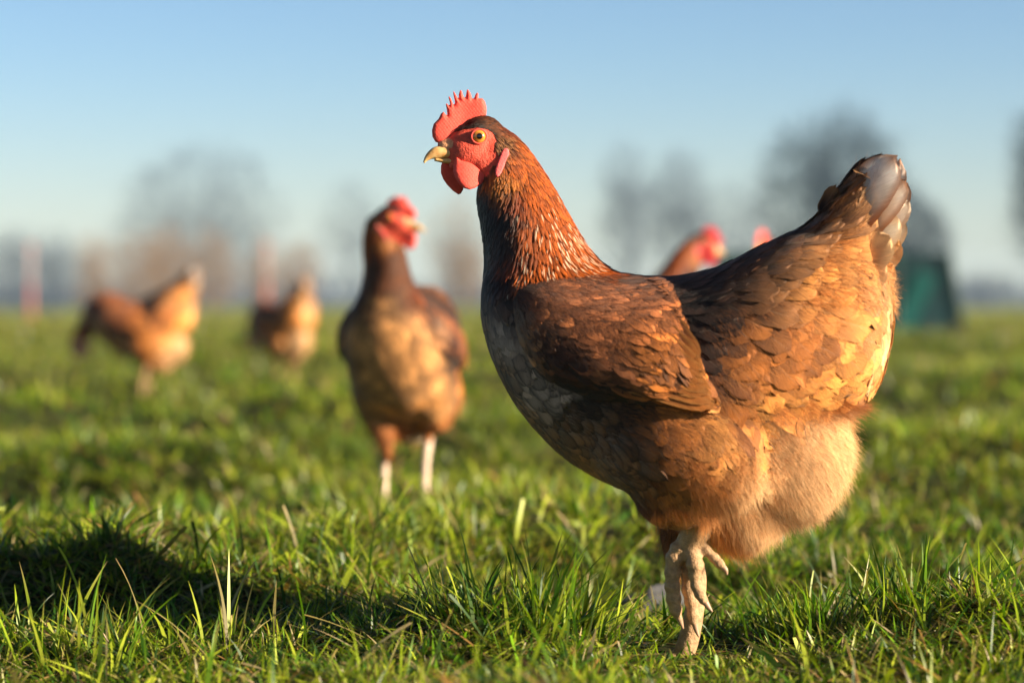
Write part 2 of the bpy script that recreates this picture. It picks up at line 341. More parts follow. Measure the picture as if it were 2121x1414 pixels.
# keys: px,py, dx,dy, L, W, base, tip, lift, shape(pointed), spot
K=[
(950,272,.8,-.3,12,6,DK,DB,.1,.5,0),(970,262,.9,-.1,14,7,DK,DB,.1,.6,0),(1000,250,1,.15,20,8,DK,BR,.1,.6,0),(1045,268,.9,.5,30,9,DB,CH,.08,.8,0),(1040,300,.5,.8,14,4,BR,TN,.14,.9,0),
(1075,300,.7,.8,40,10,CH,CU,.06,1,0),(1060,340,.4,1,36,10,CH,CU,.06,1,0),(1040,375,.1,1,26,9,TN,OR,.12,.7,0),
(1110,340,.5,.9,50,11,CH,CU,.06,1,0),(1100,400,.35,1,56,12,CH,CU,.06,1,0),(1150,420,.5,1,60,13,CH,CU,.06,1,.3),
(1072,410,.1,1,40,13,DB,CH,.08,.9,0),(1060,440,.1,1,44,13,DK,DK,.08,.9,0),(1075,490,.08,1,44,14,DK,DB,.08,.9,0),(1092,560,.08,1,50,15,DK,DB,.08,.9,0),(1110,470,.25,1,62,14,CH,CU,.07,1,.35),(1180,480,.5,1,66,14,CH,CU,.06,1,.9),  # DK/DB keys here begin the painted shade of the neck front
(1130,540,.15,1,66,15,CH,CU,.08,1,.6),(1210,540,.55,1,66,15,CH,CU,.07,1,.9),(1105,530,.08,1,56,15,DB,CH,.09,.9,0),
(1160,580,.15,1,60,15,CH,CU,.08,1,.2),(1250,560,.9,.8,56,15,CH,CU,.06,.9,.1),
(1000,420,.05,1,26,13,DK,DK,.1,.6,0),(1030,450,.05,1,34,14,DK,DK,.1,.7,0),(1060,480,.05,1,40,14,DK,DB,.1,.8,0),  # neck front: shade painted as near-black feathers
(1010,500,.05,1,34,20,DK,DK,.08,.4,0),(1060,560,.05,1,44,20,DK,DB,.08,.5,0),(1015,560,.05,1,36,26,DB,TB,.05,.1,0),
(1030,640,.1,1,44,32,TB,TN,.05,0,0),(1095,650,.3,1,50,34,DB,TB,.08,.1,0),(1120,620,.4,1,46,28,DK,DB,.08,.2,0),(1050,730,.3,1,44,34,TB,TN,.05,0,0),
(1090,820,.5,1,44,34,TB,TN,.05,0,0),(1160,760,.7,.8,54,34,TB,TB,.08,.1,0),(1150,900,.75,.8,46,32,TB,TN,.05,0,0),
(1230,960,.9,.7,46,30,TN,GO,.05,.1,0),(1230,860,.9,.5,54,32,TB,TN,.08,.1,0),(1310,1020,.9,.6,44,26,TB,TN,.06,.3,0),
(1330,930,.8,.6,54,36,TB,TN,.09,.1,0),(1280,600,.9,.3,46,28,DB,BR,.08,.1,0),
(1340,580,1,.1,46,28,DB,BR,.07,.1,0),(1420,585,1,0,50,32,DB,BR,.08,.1,0),(1500,560,1,-.1,56,38,DB,BR,.09,0,0),
(1580,530,1,-.15,60,44,DB,BR,.12,0,0),(1650,500,1,-.2,60,46,DB,TN,.14,0,0),(1700,470,.7,-.6,70,40,BR,TN,.12,.1,0),(1765,425,.55,-.85,60,32,DB,TN,.1,.1,0),(1795,465,.6,-.8,64,40,OR,CR,.1,.1,0),(1815,520,.7,-.55,64,46,GO,CR,.1,.1,0),(1835,575,.9,-.1,60,50,GO,CR,.1,0,0),
(1600,600,1,.15,60,46,DB,TN,.14,0,0),(1500,640,.8,.6,64,42,DK,DB,.1,0,0),(1440,620,.8,.5,60,36,DK,DK,.08,0,0),(1470,690,.7,.8,60,36,DK,DB,.08,0,0),(1510,745,.7,.8,64,38,DK,BR,.08,0,0),(1230,825,.9,.3,50,30,DK,DB,.06,0,0),(1320,838,.9,.2,50,30,DK,DB,.06,0,0),(1410,845,.9,.2,50,30,DB,OR,.06,0,0),(1560,700,.6,.8,72,46,BR,OR,.12,0,0),  # DK keys paint the shaded gaps behind and below the wing
(1680,580,1,.1,64,50,BR,GO,.13,0,0),(1640,680,.7,.6,74,50,BR,OR,.12,0,0),(1740,540,.9,-.2,70,54,OR,GO,.12,0,0),
(1750,640,.9,.2,76,58,OR,GO,.1,0,0),(1810,600,.8,.3,70,56,GO,CR,.1,0,0),(1820,700,.7,.5,66,54,GO,CR,.1,0,0),
(1720,730,.8,.5,76,54,OR,GO,.1,0,0),(1800,780,.7,.5,56,44,OR,GO,.12,0,0),(1740,810,.8,.5,60,44,OR,GO,.12,0,0),
(1520,790,.7,.7,84,42,BR,OR,.08,.1,0),(1600,790,.7,.8,84,46,OR,GO,.1,.1,0),(1680,810,.7,.6,70,46,OR,GO,.1,0,0),
(1400,880,.9,.4,56,40,BR,OR,.08,.1,0),(1380,940,.8,.5,50,36,DB,BR,.08,.1,0),(1480,850,.9,.4,60,46,OR,GO,.07,.1,0),(1570,880,.8,.6,60,46,GO,GO,.07,.2,0),
(1440,930,.7,.7,60,44,BR,OR,.1,.1,0),(1520,950,.6,.9,60,44,OR,GO,.09,.2,0),(1400,1000,.5,1,52,36,BR,OR,.08,.2,0),
(1470,1020,.4,1,48,34,OR,GO,.08,.3,0),(1430,1065,.0,1,34,16,OR,GO,.08,.7,0),(1380,1050,.3,1,38,22,BR,OR,.08,.5,0),
(1680,880,.6,.6,54,44,CR,FL,.1,.3,0),(1740,900,.7,.5,50,40,FL,FL,.1,.4,0),(1700,980,.6,.8,46,34,CR,FL,.1,.6,0),
(1620,1000,.5,.9,50,36,GO,FL,.1,.5,0),(1600,1080,.4,1,44,28,GO,FL,.1,.7,0),(1520,1100,.3,1,40,24,OR,GO,.1,.7,0),
]
def keyarr(K):
    P=np.array([[k[0],k[1]] for k in K],float)
    A=np.array([[k[2]/math.hypot(k[2],k[3]),k[3]/math.hypot(k[2],k[3]),k[4],k[5],*k[6],*k[7],k[8],k[9],k[10]] for k in K],float)
    return P,A
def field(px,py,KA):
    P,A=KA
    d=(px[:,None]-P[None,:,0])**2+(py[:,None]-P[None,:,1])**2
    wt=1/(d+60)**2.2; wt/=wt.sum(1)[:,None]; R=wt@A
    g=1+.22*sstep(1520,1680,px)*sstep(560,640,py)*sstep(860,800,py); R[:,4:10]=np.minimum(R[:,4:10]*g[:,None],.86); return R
def inpoly(px,py,poly):
    r=np.zeros(len(px),bool); n=len(poly)
    for i in range(n):
        x1,y1=poly[i]; x2,y2=poly[(i+1)%n]
        c=((y1>py)!=(y2>py)); 
        with np.errstate(divide='ignore',invalid='ignore'):
            xi=(x2-x1)*(py-y1)/(y2-y1+1e-12)+x1
        r^=c&(px<xi)
    return r
FACE=[(890,300),(905,280),(940,282),(962,276),(985,271),(1006,273),(1020,282),(1026,296),(1022,318),(1034,330),(1036,352),(1018,352),(1012,372),(990,384),(960,375),(900,380),(880,340)]

def sample_surface(V,Q,T,n):
    tr=np.vstack([Q[:,[0,1,2]],Q[:,[0,2,3]]]+([T] if T is not None else []))
    a,b,c=V[tr[:,0]],V[tr[:,1]],V[tr[:,2]]; cr=np.cross(b-a,c-a); ar=np.linalg.norm(cr,axis=1)
    i=rng.choice(len(tr),n,p=ar/ar.sum()); r1,r2=rng.random(n),rng.random(n); m=r1+r2>1; r1[m]=1-r1[m]; r2[m]=1-r2[m]
    P=a[i]+(b-a)[i]*r1[:,None]+(c-a)[i]*r2[:,None]; N=cr[i]/(ar[i][:,None]+1e-15); return P,N,ar.sum()/2
def thin(P,r):
    """greedy poisson thinning with a local radius r"""
    cell=r.max(); grid={}; keep=[]
    key=np.floor(P/cell).astype(int)
    for i in range(len(P)):
        k=tuple(key[i]); ok=True
        for dx in (-1,0,1):
            for dy in (-1,0,1):
                for dz in (-1,0,1):
                    for j in grid.get((k[0]+dx,k[1]+dy,k[2]+dz),()):
                        if ((P[i]-P[j])**2).sum()<(min(r[i],r[j]))**2: ok=False;break
                    if not ok:break
                if not ok:break
            if not ok:break
        if ok: keep.append(i); grid.setdefault(k,[]).append(i)
    return np.array(keep)

# ------------------------------------------------------------------ hen body
def torso_mesh():
    mb=MB()
    loft(mb,[(1016,590,1016,640,25,0),(1028,560,1025,705,80,0),(1052,540,1048,768,125,0),(1086,540,1086,840,160,0),(1140,540,1140,908,188,0),
             (1210,560,1210,968,208,0),(1300,577,1300,1012,222,0),(1400,584,1400,1030,226,0),(1500,566,1500,1010,220,0),(1600,520,1600,960,205,0),
             (1690,490,1700,900,175,0),(1770,520,1775,850,135,0),(1820,550,1820,790,95,0),(1843,600,1838,720,45,0)],e=2.15)
    # neck
    loft(mb,[(1005,247,985,352,34,0),(1040,262,1000,372,42,0),(1085,296,996,392,50,0),(1125,350,992,420,62,0),(1160,410,1000,458,78,0),
             (1196,476,1010,510,96,0),(1232,534,1014,580,118,0),(1275,574,1024,650,140,0),(1300,610,1050,740,150,0)],e=2.0)
    ellipsoid(mb,1530,1000,150,128,125,0,30)
    ellipsoid(mb,1612,930,152,150,135,0,35)          # fluff
    ellipsoid(mb,1400,900,150,110,110,-95,20); ellipsoid(mb,1400,900,150,110,110,95,20)
    for s in (-1,1):                                  # thighs
        ellipsoid(mb,1450,925,180,112,82,s*152,-15)
        ellipsoid(mb,1450,1000,92,88,62,s*138,0)
    tube(mb,[(1450,1000,-115,70),(1455,1040,-105,48),(1458,1062,-95,30)])
    tube(mb,[(1430,1000,105,75),(1400,1090,90,48),(1395,1150,75,28),(1398,1190,65,16)])
    # tail stump
    loft(mb,[(1650,500,1760,690,110,0),(1700,470,1800,620,85,0),(1730,430,1825,520,55,0),(1765,385,1838,450,32,0),(1795,360,1850,400,15,0)])
    V,Q,T=mb.arrays(); V,Q,T=remesh(V,Q,T,.0042,14,.5)
    return V,Q,T
def head(mb):
    ellipsoid(mb,985,312,58,52,40,0,0)
    ellipsoid(mb,990,295,34,30,44,0,0)               # orbit
    ellipsoid(mb,1005,340,36,34,40,0,0)
    ellipsoid(mb,948,314,40,27,17,0,-8); ellipsoid(mb,1000,284,44,38,36,0,12)              # face towards the beak
    ellipsoid(mb,926,303,19,14,11,0,10)              # cere
    ellipsoid(mb,965,345,34,16,24,0,10)
    for s in (-1,1): ellipsoid(mb,924,306,11,8,5,s*12,15)
def legs_walk(mb0):
    mb=MB(); legs_walk0(mb); V,Q,T=mb.arrays(); V[:,0]+=26*S*sstep(Z(1040),Z(1110),V[:,2]); mb0.add(V,Q,T)
def legs_walk0(mb):
    # near leg raised, foot hanging
    tube(mb,[(1482,1030,-100,38),(1470,1068,-95,30),(1443,1104,-84,27),(1428,1132,-78,23),(1424,1148,-76,15)])
    tube(mb,[(1430,1116,-80,20),(1416,1130,-84,20),(1406,1150,-88,18),(1402,1185,-88,15.5),(1402,1215,-84,16),(1405,1245,-80,14),(1411,1268,-76,9)],n=7,knob=.10)
    tube(mb,[(1428,1135,-66,16),(1427,1180,-58,15),(1428,1215,-54,15.5),(1434,1245,-54,13.5),(1437,1272,-56,10.5),(1440,1284,-56,7)],n=7,knob=.10)
    tube(mb,[(1440,1132,-84,16),(1450,1158,-98,18),(1449,1182,-96,12),(1453,1204,-94,12),(1463,1224,-92,11),(1471,1236,-92,7.5)],n=7,knob=.10)
    tube(mb,[(1448,1114,-78,17),(1468,1130,-80,11),(1486,1146,-80,10.5),(1498,1158,-80,9.5),(1505,1164,-80,5.5)],n=7,knob=.10)
    # far leg carries the hen
    tube(mb,[(1398,1150,70,24),(1420,1180,30,20),(1430,1205,8,19),(1426,1260,0,20),(1418,1310,-5,21),(1408,1345,-8,22),(1404,1362,-8,20)],n=6)
    for q in ([(1400,1355,-8,16),(1360,1372,-50,13),(1320,1384,-90,10),(1300,1388,-110,6)],
              [(1400,1355,-8,16),(1345,1372,0,13),(1300,1380,8,11),(1265,1388,14,6)],
              [(1400,1355,-8,16),(1370,1370,50,13),(1335,1382,95,10),(1320,1388,110,6)],
              [(1408,1355,-8,14),(1440,1372,0,11),(1468,1384,4,7)]): tube(mb,q)
def legs_stand(mb):
    for s in (-1,1):
        tube(mb,[(1445,1000,s*105,40),(1440,1080,s*100,24),(1436,1130,s*96,20),(1420,1200,s*92,17),(1408,1300,s*90,17),(1402,1350,s*90,20),(1400,1362,s*90,18)])
        for dx,dy in ((-110,-45),(-125,0),(-105,45),(55,0)):
            tube(mb,[(1402,1352,s*90,15),(1402+dx*.5,1372,s*90+dy*.5,12),(1402+dx,1388,s*90+dy,6)])
def body_col(V,pale=False):
    px=V[:,0]/S+1060.5; py=625-(V[:,2]-ZC)/S
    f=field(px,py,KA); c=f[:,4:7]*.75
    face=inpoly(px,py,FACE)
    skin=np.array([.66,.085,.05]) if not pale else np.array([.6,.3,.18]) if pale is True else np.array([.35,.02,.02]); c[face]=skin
    cere=((px-925)**2+(py-304)**2)<14**2; c[cere&face]=np.array([.68,.33,.17])
    leg=(py>1066)&(px>1385)&(px<1560)&((py-1100)>-(px-1440)*1.0)&(V[:,1]<-.012)|(py>1100)&(px>1385)&(px<1560)&((py-1100)>-(px-1440)); far=(py>1192)
    c[leg|far]=np.array([.40,.25,.13]) if pale is not None else np.array([.70,.55,.42])
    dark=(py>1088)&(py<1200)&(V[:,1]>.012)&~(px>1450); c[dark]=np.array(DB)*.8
    return c
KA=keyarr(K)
TV,TQ,TT=torso_mesh()
mbh=MB(); mbh.add(TV,TQ,TT if TT is not None else ()); head(mbh)
HV,HQ,HT=mbh.arrays(); HV,HQ,HT=remesh(HV,HQ,HT,.0022,4,.5)
def full_body(legf,vox):
    mb=MB(); mb.add(HV,HQ,HT if HT is not None else ()); legf(mb); return remesh(*mb.arrays(),vox,1,.5)
def bvh_of(V,Q,T):
    polys=[tuple(q) for q in Q.tolist()]+([tuple(t) for t in T.tolist()] if T is not None else [])
    return BVHTree.FromPolygons([tuple(v) for v in V.tolist()],polys)
BV=bvh_of(HV,HQ,HT)

# wing shell laid over the body side (near side; mirrored for the far side)
WT=catmull([(1118,606),(1200,590),(1300,583),(1390,592),(1450,640),(1492,712),(1530,800)],8)
WBt=catmull([(1120,618),(1150,700),(1200,770),(1290,806),(1380,818),(1460,828),(1532,832)],8)
def wing_shell():
    m=len(WT); kk=18; t=np.linspace(0,1,kk); O=[];I=[]
    for i in range(m):
        s=i/(m-1)
        for tt in t:
            p=WT[i]*(1-tt)+WBt[i]*tt
            hit=BV.ray_cast(Vector((X(p[0]),-.3,Z(p[1]))),Vector((0,1,0)))
            y=hit[0].y if hit[0] else -.03
            prof=(4*s*(1-s)+.10*s)**.5*min(1,s/.2)**.7*min(1,(tt/.35)+.02)
            prof*=(1-.45*max(0,(s-.75)/.25))
            prof*= 1 if tt<.85 else math.sqrt(max(0,1-((tt-.85)/.16)**2))
            O.append((X(p[0]),y-.009*prof*1.6-.001,Z(p[1]))); I.append((X(p[0]),y+.006,Z(p[1])))
    O=np.array(O).reshape(m,kk,3)
    # relax
    for _ in range(6):
        O[1:-1,1:-1]=(O[1:-1,1:-1]*2+O[:-2,1:-1]+O[2:,1:-1]+O[1:-1,:-2]+O[1:-1,2:])/6
    V=np.vstack([O.reshape(-1,3),np.array(I)]); idx=np.arange(m*kk).reshape(m,kk)
    Q=np.stack([idx[:-1,:-1],idx[:-1,1:],idx[1:,1:],idx[1:,:-1]],-1).reshape(-1,4)
    Q2=Q[:,::-1]+m*kk; E=[]
    bd=[(idx[i,0],idx[i+1,0]) for i in range(m-1)]+[(idx[m-1,j],idx[m-1,j+1]) for j in range(kk-1)]+[(idx[i+1,kk-1],idx[i,kk-1]) for i in range(m-2,-1,-1)]+[(idx[0,j+1],idx[0,j]) for j in range(kk-2,-1,-1)]
    for a,b in bd: E.append((a,b,b+m*kk,a+m*kk))
    return V,np.vstack([Q,Q2,np.array(E)]),Q
WV,WQ,WQo=wing_shell()
# make the outer faces point to -y
def fix(V,Q):
    n=np.cross(V[Q[:,1]]-V[Q[:,0]],V[Q[:,2]]-V[Q[:,0]])
    return Q if n[:,1].sum()<0 else Q[:,::-1]
WQo=fix(WV,WQo)
WBV=bvh_of(WV,WQo,None)
WC=(.055,.014,.005); WT_=(.34,.11,.032)
WK=keyarr([
(1130,605,.8,.6,34,22,DB,BR,.1,.1,0),(1130,680,.6,.8,44,30,TB,TN,.1,.1,0),(1200,620,.8,.6,44,24,WC,WT_,.1,.2,0),(1220,720,.7,.7,50,28,DB,WC,.1,.2,0),
(1300,610,.9,.5,50,26,WC,WT_,.1,.2,0),(1300,700,.75,.7,56,28,WC,WT_,.1,.2,0),(1200,770,.9,.4,50,26,DK,DB,.06,.2,0),(1290,790,.9,.35,60,28,DK,DB,.08,.2,0),(1380,806,.9,.2,60,26,DB,BR,.08,.2,0),  # DK/DB lower row paints the shade along the wing's bottom edge
(1390,620,.8,.6,60,28,WC,WT_,.1,.1,0),(1390,700,.65,.8,66,32,WC,OR,.1,.1,0),(1400,770,.8,.6,76,32,WC,OR,.08,.2,0),
(1460,680,.5,.85,74,34,WC,OR,.1,.1,0),(1480,760,.6,.8,84,34,BR,OR,.08,.2,0),(1530,810,.8,.6,90,34,BR,GO,.08,.2,0)])

def place(V,Q,T,KAx,bvh,ncand,cr,lod,filt,lenmul=1,jit=.09,shmul=1.0,tipvar=.12,scallop=True):
    P,N,_=sample_surface(V,Q,T,ncand)
    px=P[:,0]/S+1060.5; py=625-(P[:,2]-ZC)/S
    F=field(px,py,KAx); ok=filt(px,py,P,N); P,N,F,px,py=P[ok],N[ok],F[ok],px[ok],py[ok]
    L=F[:,2]*S*lenmul*(1+.5*(F[:,11]<.5)); W=F[:,3]*S*(1+.22*(F[:,11]<.5))
    r=cr*np.sqrt(L*W)*np.clip(W/L*1.3,.55,1)*np.where(F[:,11]>.5,.68,1)
    k=thin(P,r); P,N,F,L,W,px,py=P[k],N[k],F[k],L[k],W[k],px[k],py[k]; n=len(P)
    d=np.stack([F[:,0],np.zeros(n),-F[:,1]],1)+rng.standard_normal((n,3))*jit
    d-=N*(d*N).sum(1)[:,None]; ln=np.linalg.norm(d,axis=1); bad=ln<.1
    d[bad]=np.cross(N[bad],[0,1,0]); d/=np.linalg.norm(d,axis=1)[:,None]+1e-9
    rnd=rng.random(n); br=np.exp(np.clip(rng.standard_normal(n),-2,1.2)*.26)[:,None]
    L=L*np.exp(rng.standard_normal(n)*.13); W=W*np.exp(rng.standard_normal(n)*.1)
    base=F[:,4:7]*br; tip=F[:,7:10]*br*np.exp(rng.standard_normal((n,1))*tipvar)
    scal=(sstep(.5,.72,F[:,6]/(F[:,4]+1e-6)*1.35)*(py>560))[:,None] if scallop else 0
    edge=tip*.8*(1-scal)+tip*.10*scal
    spot=(rng.random(n)<F[:,12]*.55)*rng.uniform(.55,1,n)
    return dict(root=P-d*(L*.3)[:,None]*0+N*.0002,tdir=d,nrm=N,L=L,W=W,base=base,tip=tip,shape=F[:,11]*shmul,spot=spot,edge=edge,rnd=rnd,bvh=bvh,lift=F[:,10]*np.where(F[:,11]>.5,1,.55)*rng.uniform(.75,1.3,n),px=px,py=py)
def sub(d,m): return {k:(v[m] if isinstance(v,np.ndarray) else v) for k,v in d.items()}
def run(d,**k):
    d={a:b for a,b in d.items() if a not in('px','py')}; return feathers(**d,**k)

WINGP=[tuple(p) for p in WT[::4]]+[tuple(p) for p in WBt[::-4]]
cx0,cy0=np.mean([p[0] for p in WINGP]),np.mean([p[1] for p in WINGP])
WINGS=[(cx0+(x-cx0)*.82,cy0+(y-cy0)*.75) for x,y in WINGP]
def filt_body(px,py,P,N):
    f=~inpoly(px,py,FACE); f&=~(inpoly(px,py,WINGS)); f&=(px>946)
    f&=~((py>1066)&(P[:,1]<.01)&(px<1520)); f&=~((py>1092)&(P[:,1]<.01)); f&=(py<1185); return f
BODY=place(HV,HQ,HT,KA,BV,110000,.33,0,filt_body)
isneck=(BODY['shape']>.55)&(BODY['px']<1300)&(BODY['py']<680)
isdown=((BODY['px']>1500)&(BODY['py']>960))|((BODY['px']>1640)&(BODY['py']>835))|((BODY['py']>1045)&(BODY['px']>1300))
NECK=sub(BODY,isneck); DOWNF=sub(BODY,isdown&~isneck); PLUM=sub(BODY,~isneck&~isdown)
BB=(.46,.22,.075)
def _bc(k,c): return BB if (c is TB or (c is TN and k[0]<1340)) else (BR if (k[0]<1130 and k[1]>360 and (c is DK or c is DB)) else c)
KB=keyarr([(*k[:6],_bc(k,k[6]),_bc(k,k[7]),*k[8:]) for k in K])
_f=field(NECK['px'],NECK['py'],KB); NECKB=dict(NECK,base=_f[:,4:7],tip=_f[:,7:10],edge=_f[:,7:10]*.85)
_f=field(PLUM['px'],PLUM['py'],KB); _j=np.exp(.55*np.sin(PLUM['px']*.031+2*np.sin(PLUM['root'][:,1]*70))*np.sin(PLUM['py']*.027+PLUM['root'][:,1]*45)+.25*rng.standard_normal(len(_f)))[:,None]; PLUMB=dict(PLUM,base=_f[:,4:7]*_j,tip=_f[:,7:10]*_j,edge=_f[:,7:10]*.85*_j)
WING=place(WV,WQo,None,WK,WBV,14000,.31,0,lambda px,py,P,N:np.ones(len(px),bool),jit=.13,tipvar=.38,scallop=False)
# flight feathers closing the wing behind
def flight():
    n=9; s=np.linspace(0,1,n)
    rx=1330+s*110; ry=770-s*110
    tx=1548-s*35; ty=838-s*95
    root=[];tip=[]
    for i in range(n):
        a=(rx[i],ry[i]); b=(tx[i],ty[i])
        ya=WBV.ray_cast(Vector((X(a[0]),-.3,Z(a[1]))),Vector((0,1,0)))[0]; ya=ya.y if ya else -.07
        h=BV.ray_cast(Vector((X(b[0]),-.3,Z(b[1]))),Vector((0,1,0)))[0]; yb=h.y if h else -.07
        root.append((X(a[0]),ya-.001+i*.0002,Z(a[1]))); tip.append((X(b[0]),yb-.007-.0004*(n-i),Z(b[1])))
    root=np.array(root);tip=np.array(tip); d=tip-root; L=np.linalg.norm(d,axis=1); d/=L[:,None]
    nr=np.tile([.1,-1,.15],(n,1)); nr-=d*(nr*d).sum(1)[:,None]; nr/=np.linalg.norm(nr,axis=1)[:,None]
    return dict(root=root,tdir=d,nrm=nr,L=L,W=np.full(n,44*S),base=np.tile(BR,(n,1))*1.,tip=np.tile(OR,(n,1))*1.,shape=np.full(n,.1),spot=np.zeros(n),edge=np.tile(GO,(n,1))*.9,rnd=rng.random(n),lift=np.full(n,.03),curl=np.full(n,.0))
FLIGHT=flight()
# tail fan
def tail_set():
    R=[];Tp=[];Ws=[];Nn=[];B=[];Tc=[];Ed=[]
    for s in (-1,1):
        for rx,ry,tx,ty,yo,W_,bb,tc,ee in ((1702,500,1803,327,4,34,DK,DB,DK),(1712,512,1836,320,14,56,DB,BR,DB),(1726,526,1862,326,36,104,BR,(.90,.86,.79),OR),
            (1738,548,1880,372,27,80,GO,(.84,.76,.66),OR),(1748,562,1884,412,20,64,GO,(.84,.76,.66),(.8,.66,.5)),(1752,575,1870,445,36,80,CR,(.84,.72,.54),FL),(1752,590,1860,486,44,84,CR,FL,FL),(1745,612,1850,536,50,84,GO,CR,FL)):
            R.append((X(rx),s*(yo*.9+6)*S,Z(ry))); Tp.append((X(tx-6),s*yo*S,Z(ty+22))); Ws.append(W_); Nn.append(np.array([-.12,s*1.,.28])); B.append(bb); Tc.append(tc); Ed.append(ee)
    global TAILN; TAILN=len(R)
    # coverts overlapping the fan's base
    for s in (-1,1):
        for i in range(14):
            f=rng.random()*.42; g=rng.random()
            rx,ry=1700+f*80+g*12,545-g*85+f*40; a=math.radians(62-f*38)
            Lp=(58+30*rng.random()*(1-f*.4))*(1 if s<0 else .6)
            R.append((X(rx),s*(38+f*34-g*12)*S,Z(ry))); Tp.append((X(rx+math.cos(a)*Lp),s*(40+f*34-g*14)*S,Z(ry-math.sin(a)*Lp)))
            Ws.append((26 if s<0 else 14)+8*rng.random()); Nn.append(np.array([-.1,s*1.,.2])); B.append(DB if f<.2 else BR if f<.4 else GO); Tc.append(TN if f<.3 else CR); Ed.append(TN if f<.3 else CR)
    R=np.array(R);Tp=np.array(Tp); d=Tp-R; L=np.linalg.norm(d,axis=1); d/=L[:,None]; Nn=np.array(Nn); Nn-=d*(Nn*d).sum(1)[:,None]; Nn/=np.linalg.norm(Nn,axis=1)[:,None]
    N=len(R)
    return dict(root=R,tdir=d,nrm=Nn,L=L,W=np.array(Ws)*S,base=np.array(B)*1.,tip=np.array(Tc)*1.,shape=np.full(N,.05),spot=np.zeros(N),edge=np.array(Ed)*1.,rnd=rng.random(N),lift=np.full(N,.06),curl=rng.uniform(.03,.12,N))
TAIL=tail_set()
def fluff(n,mul=1):
    P,N,_=sample_surface(HV,HQ,HT,n*5)
    px=P[:,0]/S+1060.5; py=625-(P[:,2]-ZC)/S
    m=(((px>1490)&(py>945+25*np.sin(px*.07)))|((px>1630)&(py>830+14*np.sin(px*.11)))|((py>1025)&(px>1300)))&(py<1180)&~((py>1040)&(P[:,1]<.01)&(px<1500))
    P,N,px,py=P[m][:n],N[m][:n],px[m][:n],py[m][:n]; n=len(P)
    F=field(px,py,KA); d=np.stack([F[:,0],np.zeros(n),-F[:,1]],1); d-=N*(d*N).sum(1)[:,None]; d/=np.linalg.norm(d,axis=1)[:,None]+1e-6
    cl=np.sin(px*.11+3*np.sin(py*.05))*np.cos(py*.13+P[:,1]*900)
    d=d*1.0+N*(.38+.34*cl)[:,None]+rng.standard_normal((n,3))*.16; d/=np.linalg.norm(d,axis=1)[:,None]
    L=rng.uniform(22,46,n)*S*(1+.25*cl); br=np.exp(rng.standard_normal((n,1))*.16+.22*cl[:,None])
    return strands(P,d,N,L,np.full(n,.9*S*mul),F[:,4:7]*br,F[:,7:10]*br*1.1,rng.random(n),world_down=.2)

def fuzz(V,Q,T,KAx,n,filt,lmin=12,lmax=26,up=.10,wd=.55,bright=1.15):
    P,N,_=sample_surface(V,Q,T,n); px=P[:,0]/S+1060.5; py=625-(P[:,2]-ZC)/S
    m=filt(px,py,P,N); P,N,px,py=P[m],N[m],px[m],py[m]; n=len(P)
    F=field(px,py,KAx); d=np.stack([F[:,0],np.zeros(n),-F[:,1]],1)+rng.standard_normal((n,3))*.2; d-=N*(d*N).sum(1)[:,None]; d/=np.linalg.norm(d,axis=1)[:,None]+1e-6
    d=d+N*(up*rng.uniform(.3,1.6,n))[:,None]; br=np.exp(rng.standard_normal((n,1))*.3)
    return strands(P+N*(.0012+F[:,10]*F[:,2]*S*.45*(F[:,11]<.5)*rng.uniform(0,1,n))[:,None],d,N,rng.uniform(lmin,lmax,n)*S,np.full(n,wd*S*1.6),F[:,4:7]*br*.9,F[:,7:10]*br*bright,rng.random(n),bend=.12)
FZB=fuzz(HV,HQ,HT,KA,70000,lambda px,py,P,N:(py>575)&(py<1060)&(px+.25*(py-800)>1290+60*rng.standard_normal(len(px)))&~inpoly(px,py,WINGS)|(px>1640)&(py<600)&(py>430))
FZT=fuzz(HV,HQ,HT,KA,60000,lambda px,py,P,N:(px>1700)&(py<640),22,58,.16,.7,1.2)
FZW=fuzz(WV,WQo,None,WK,9000,lambda px,py,P,N:np.ones(len(px),bool))
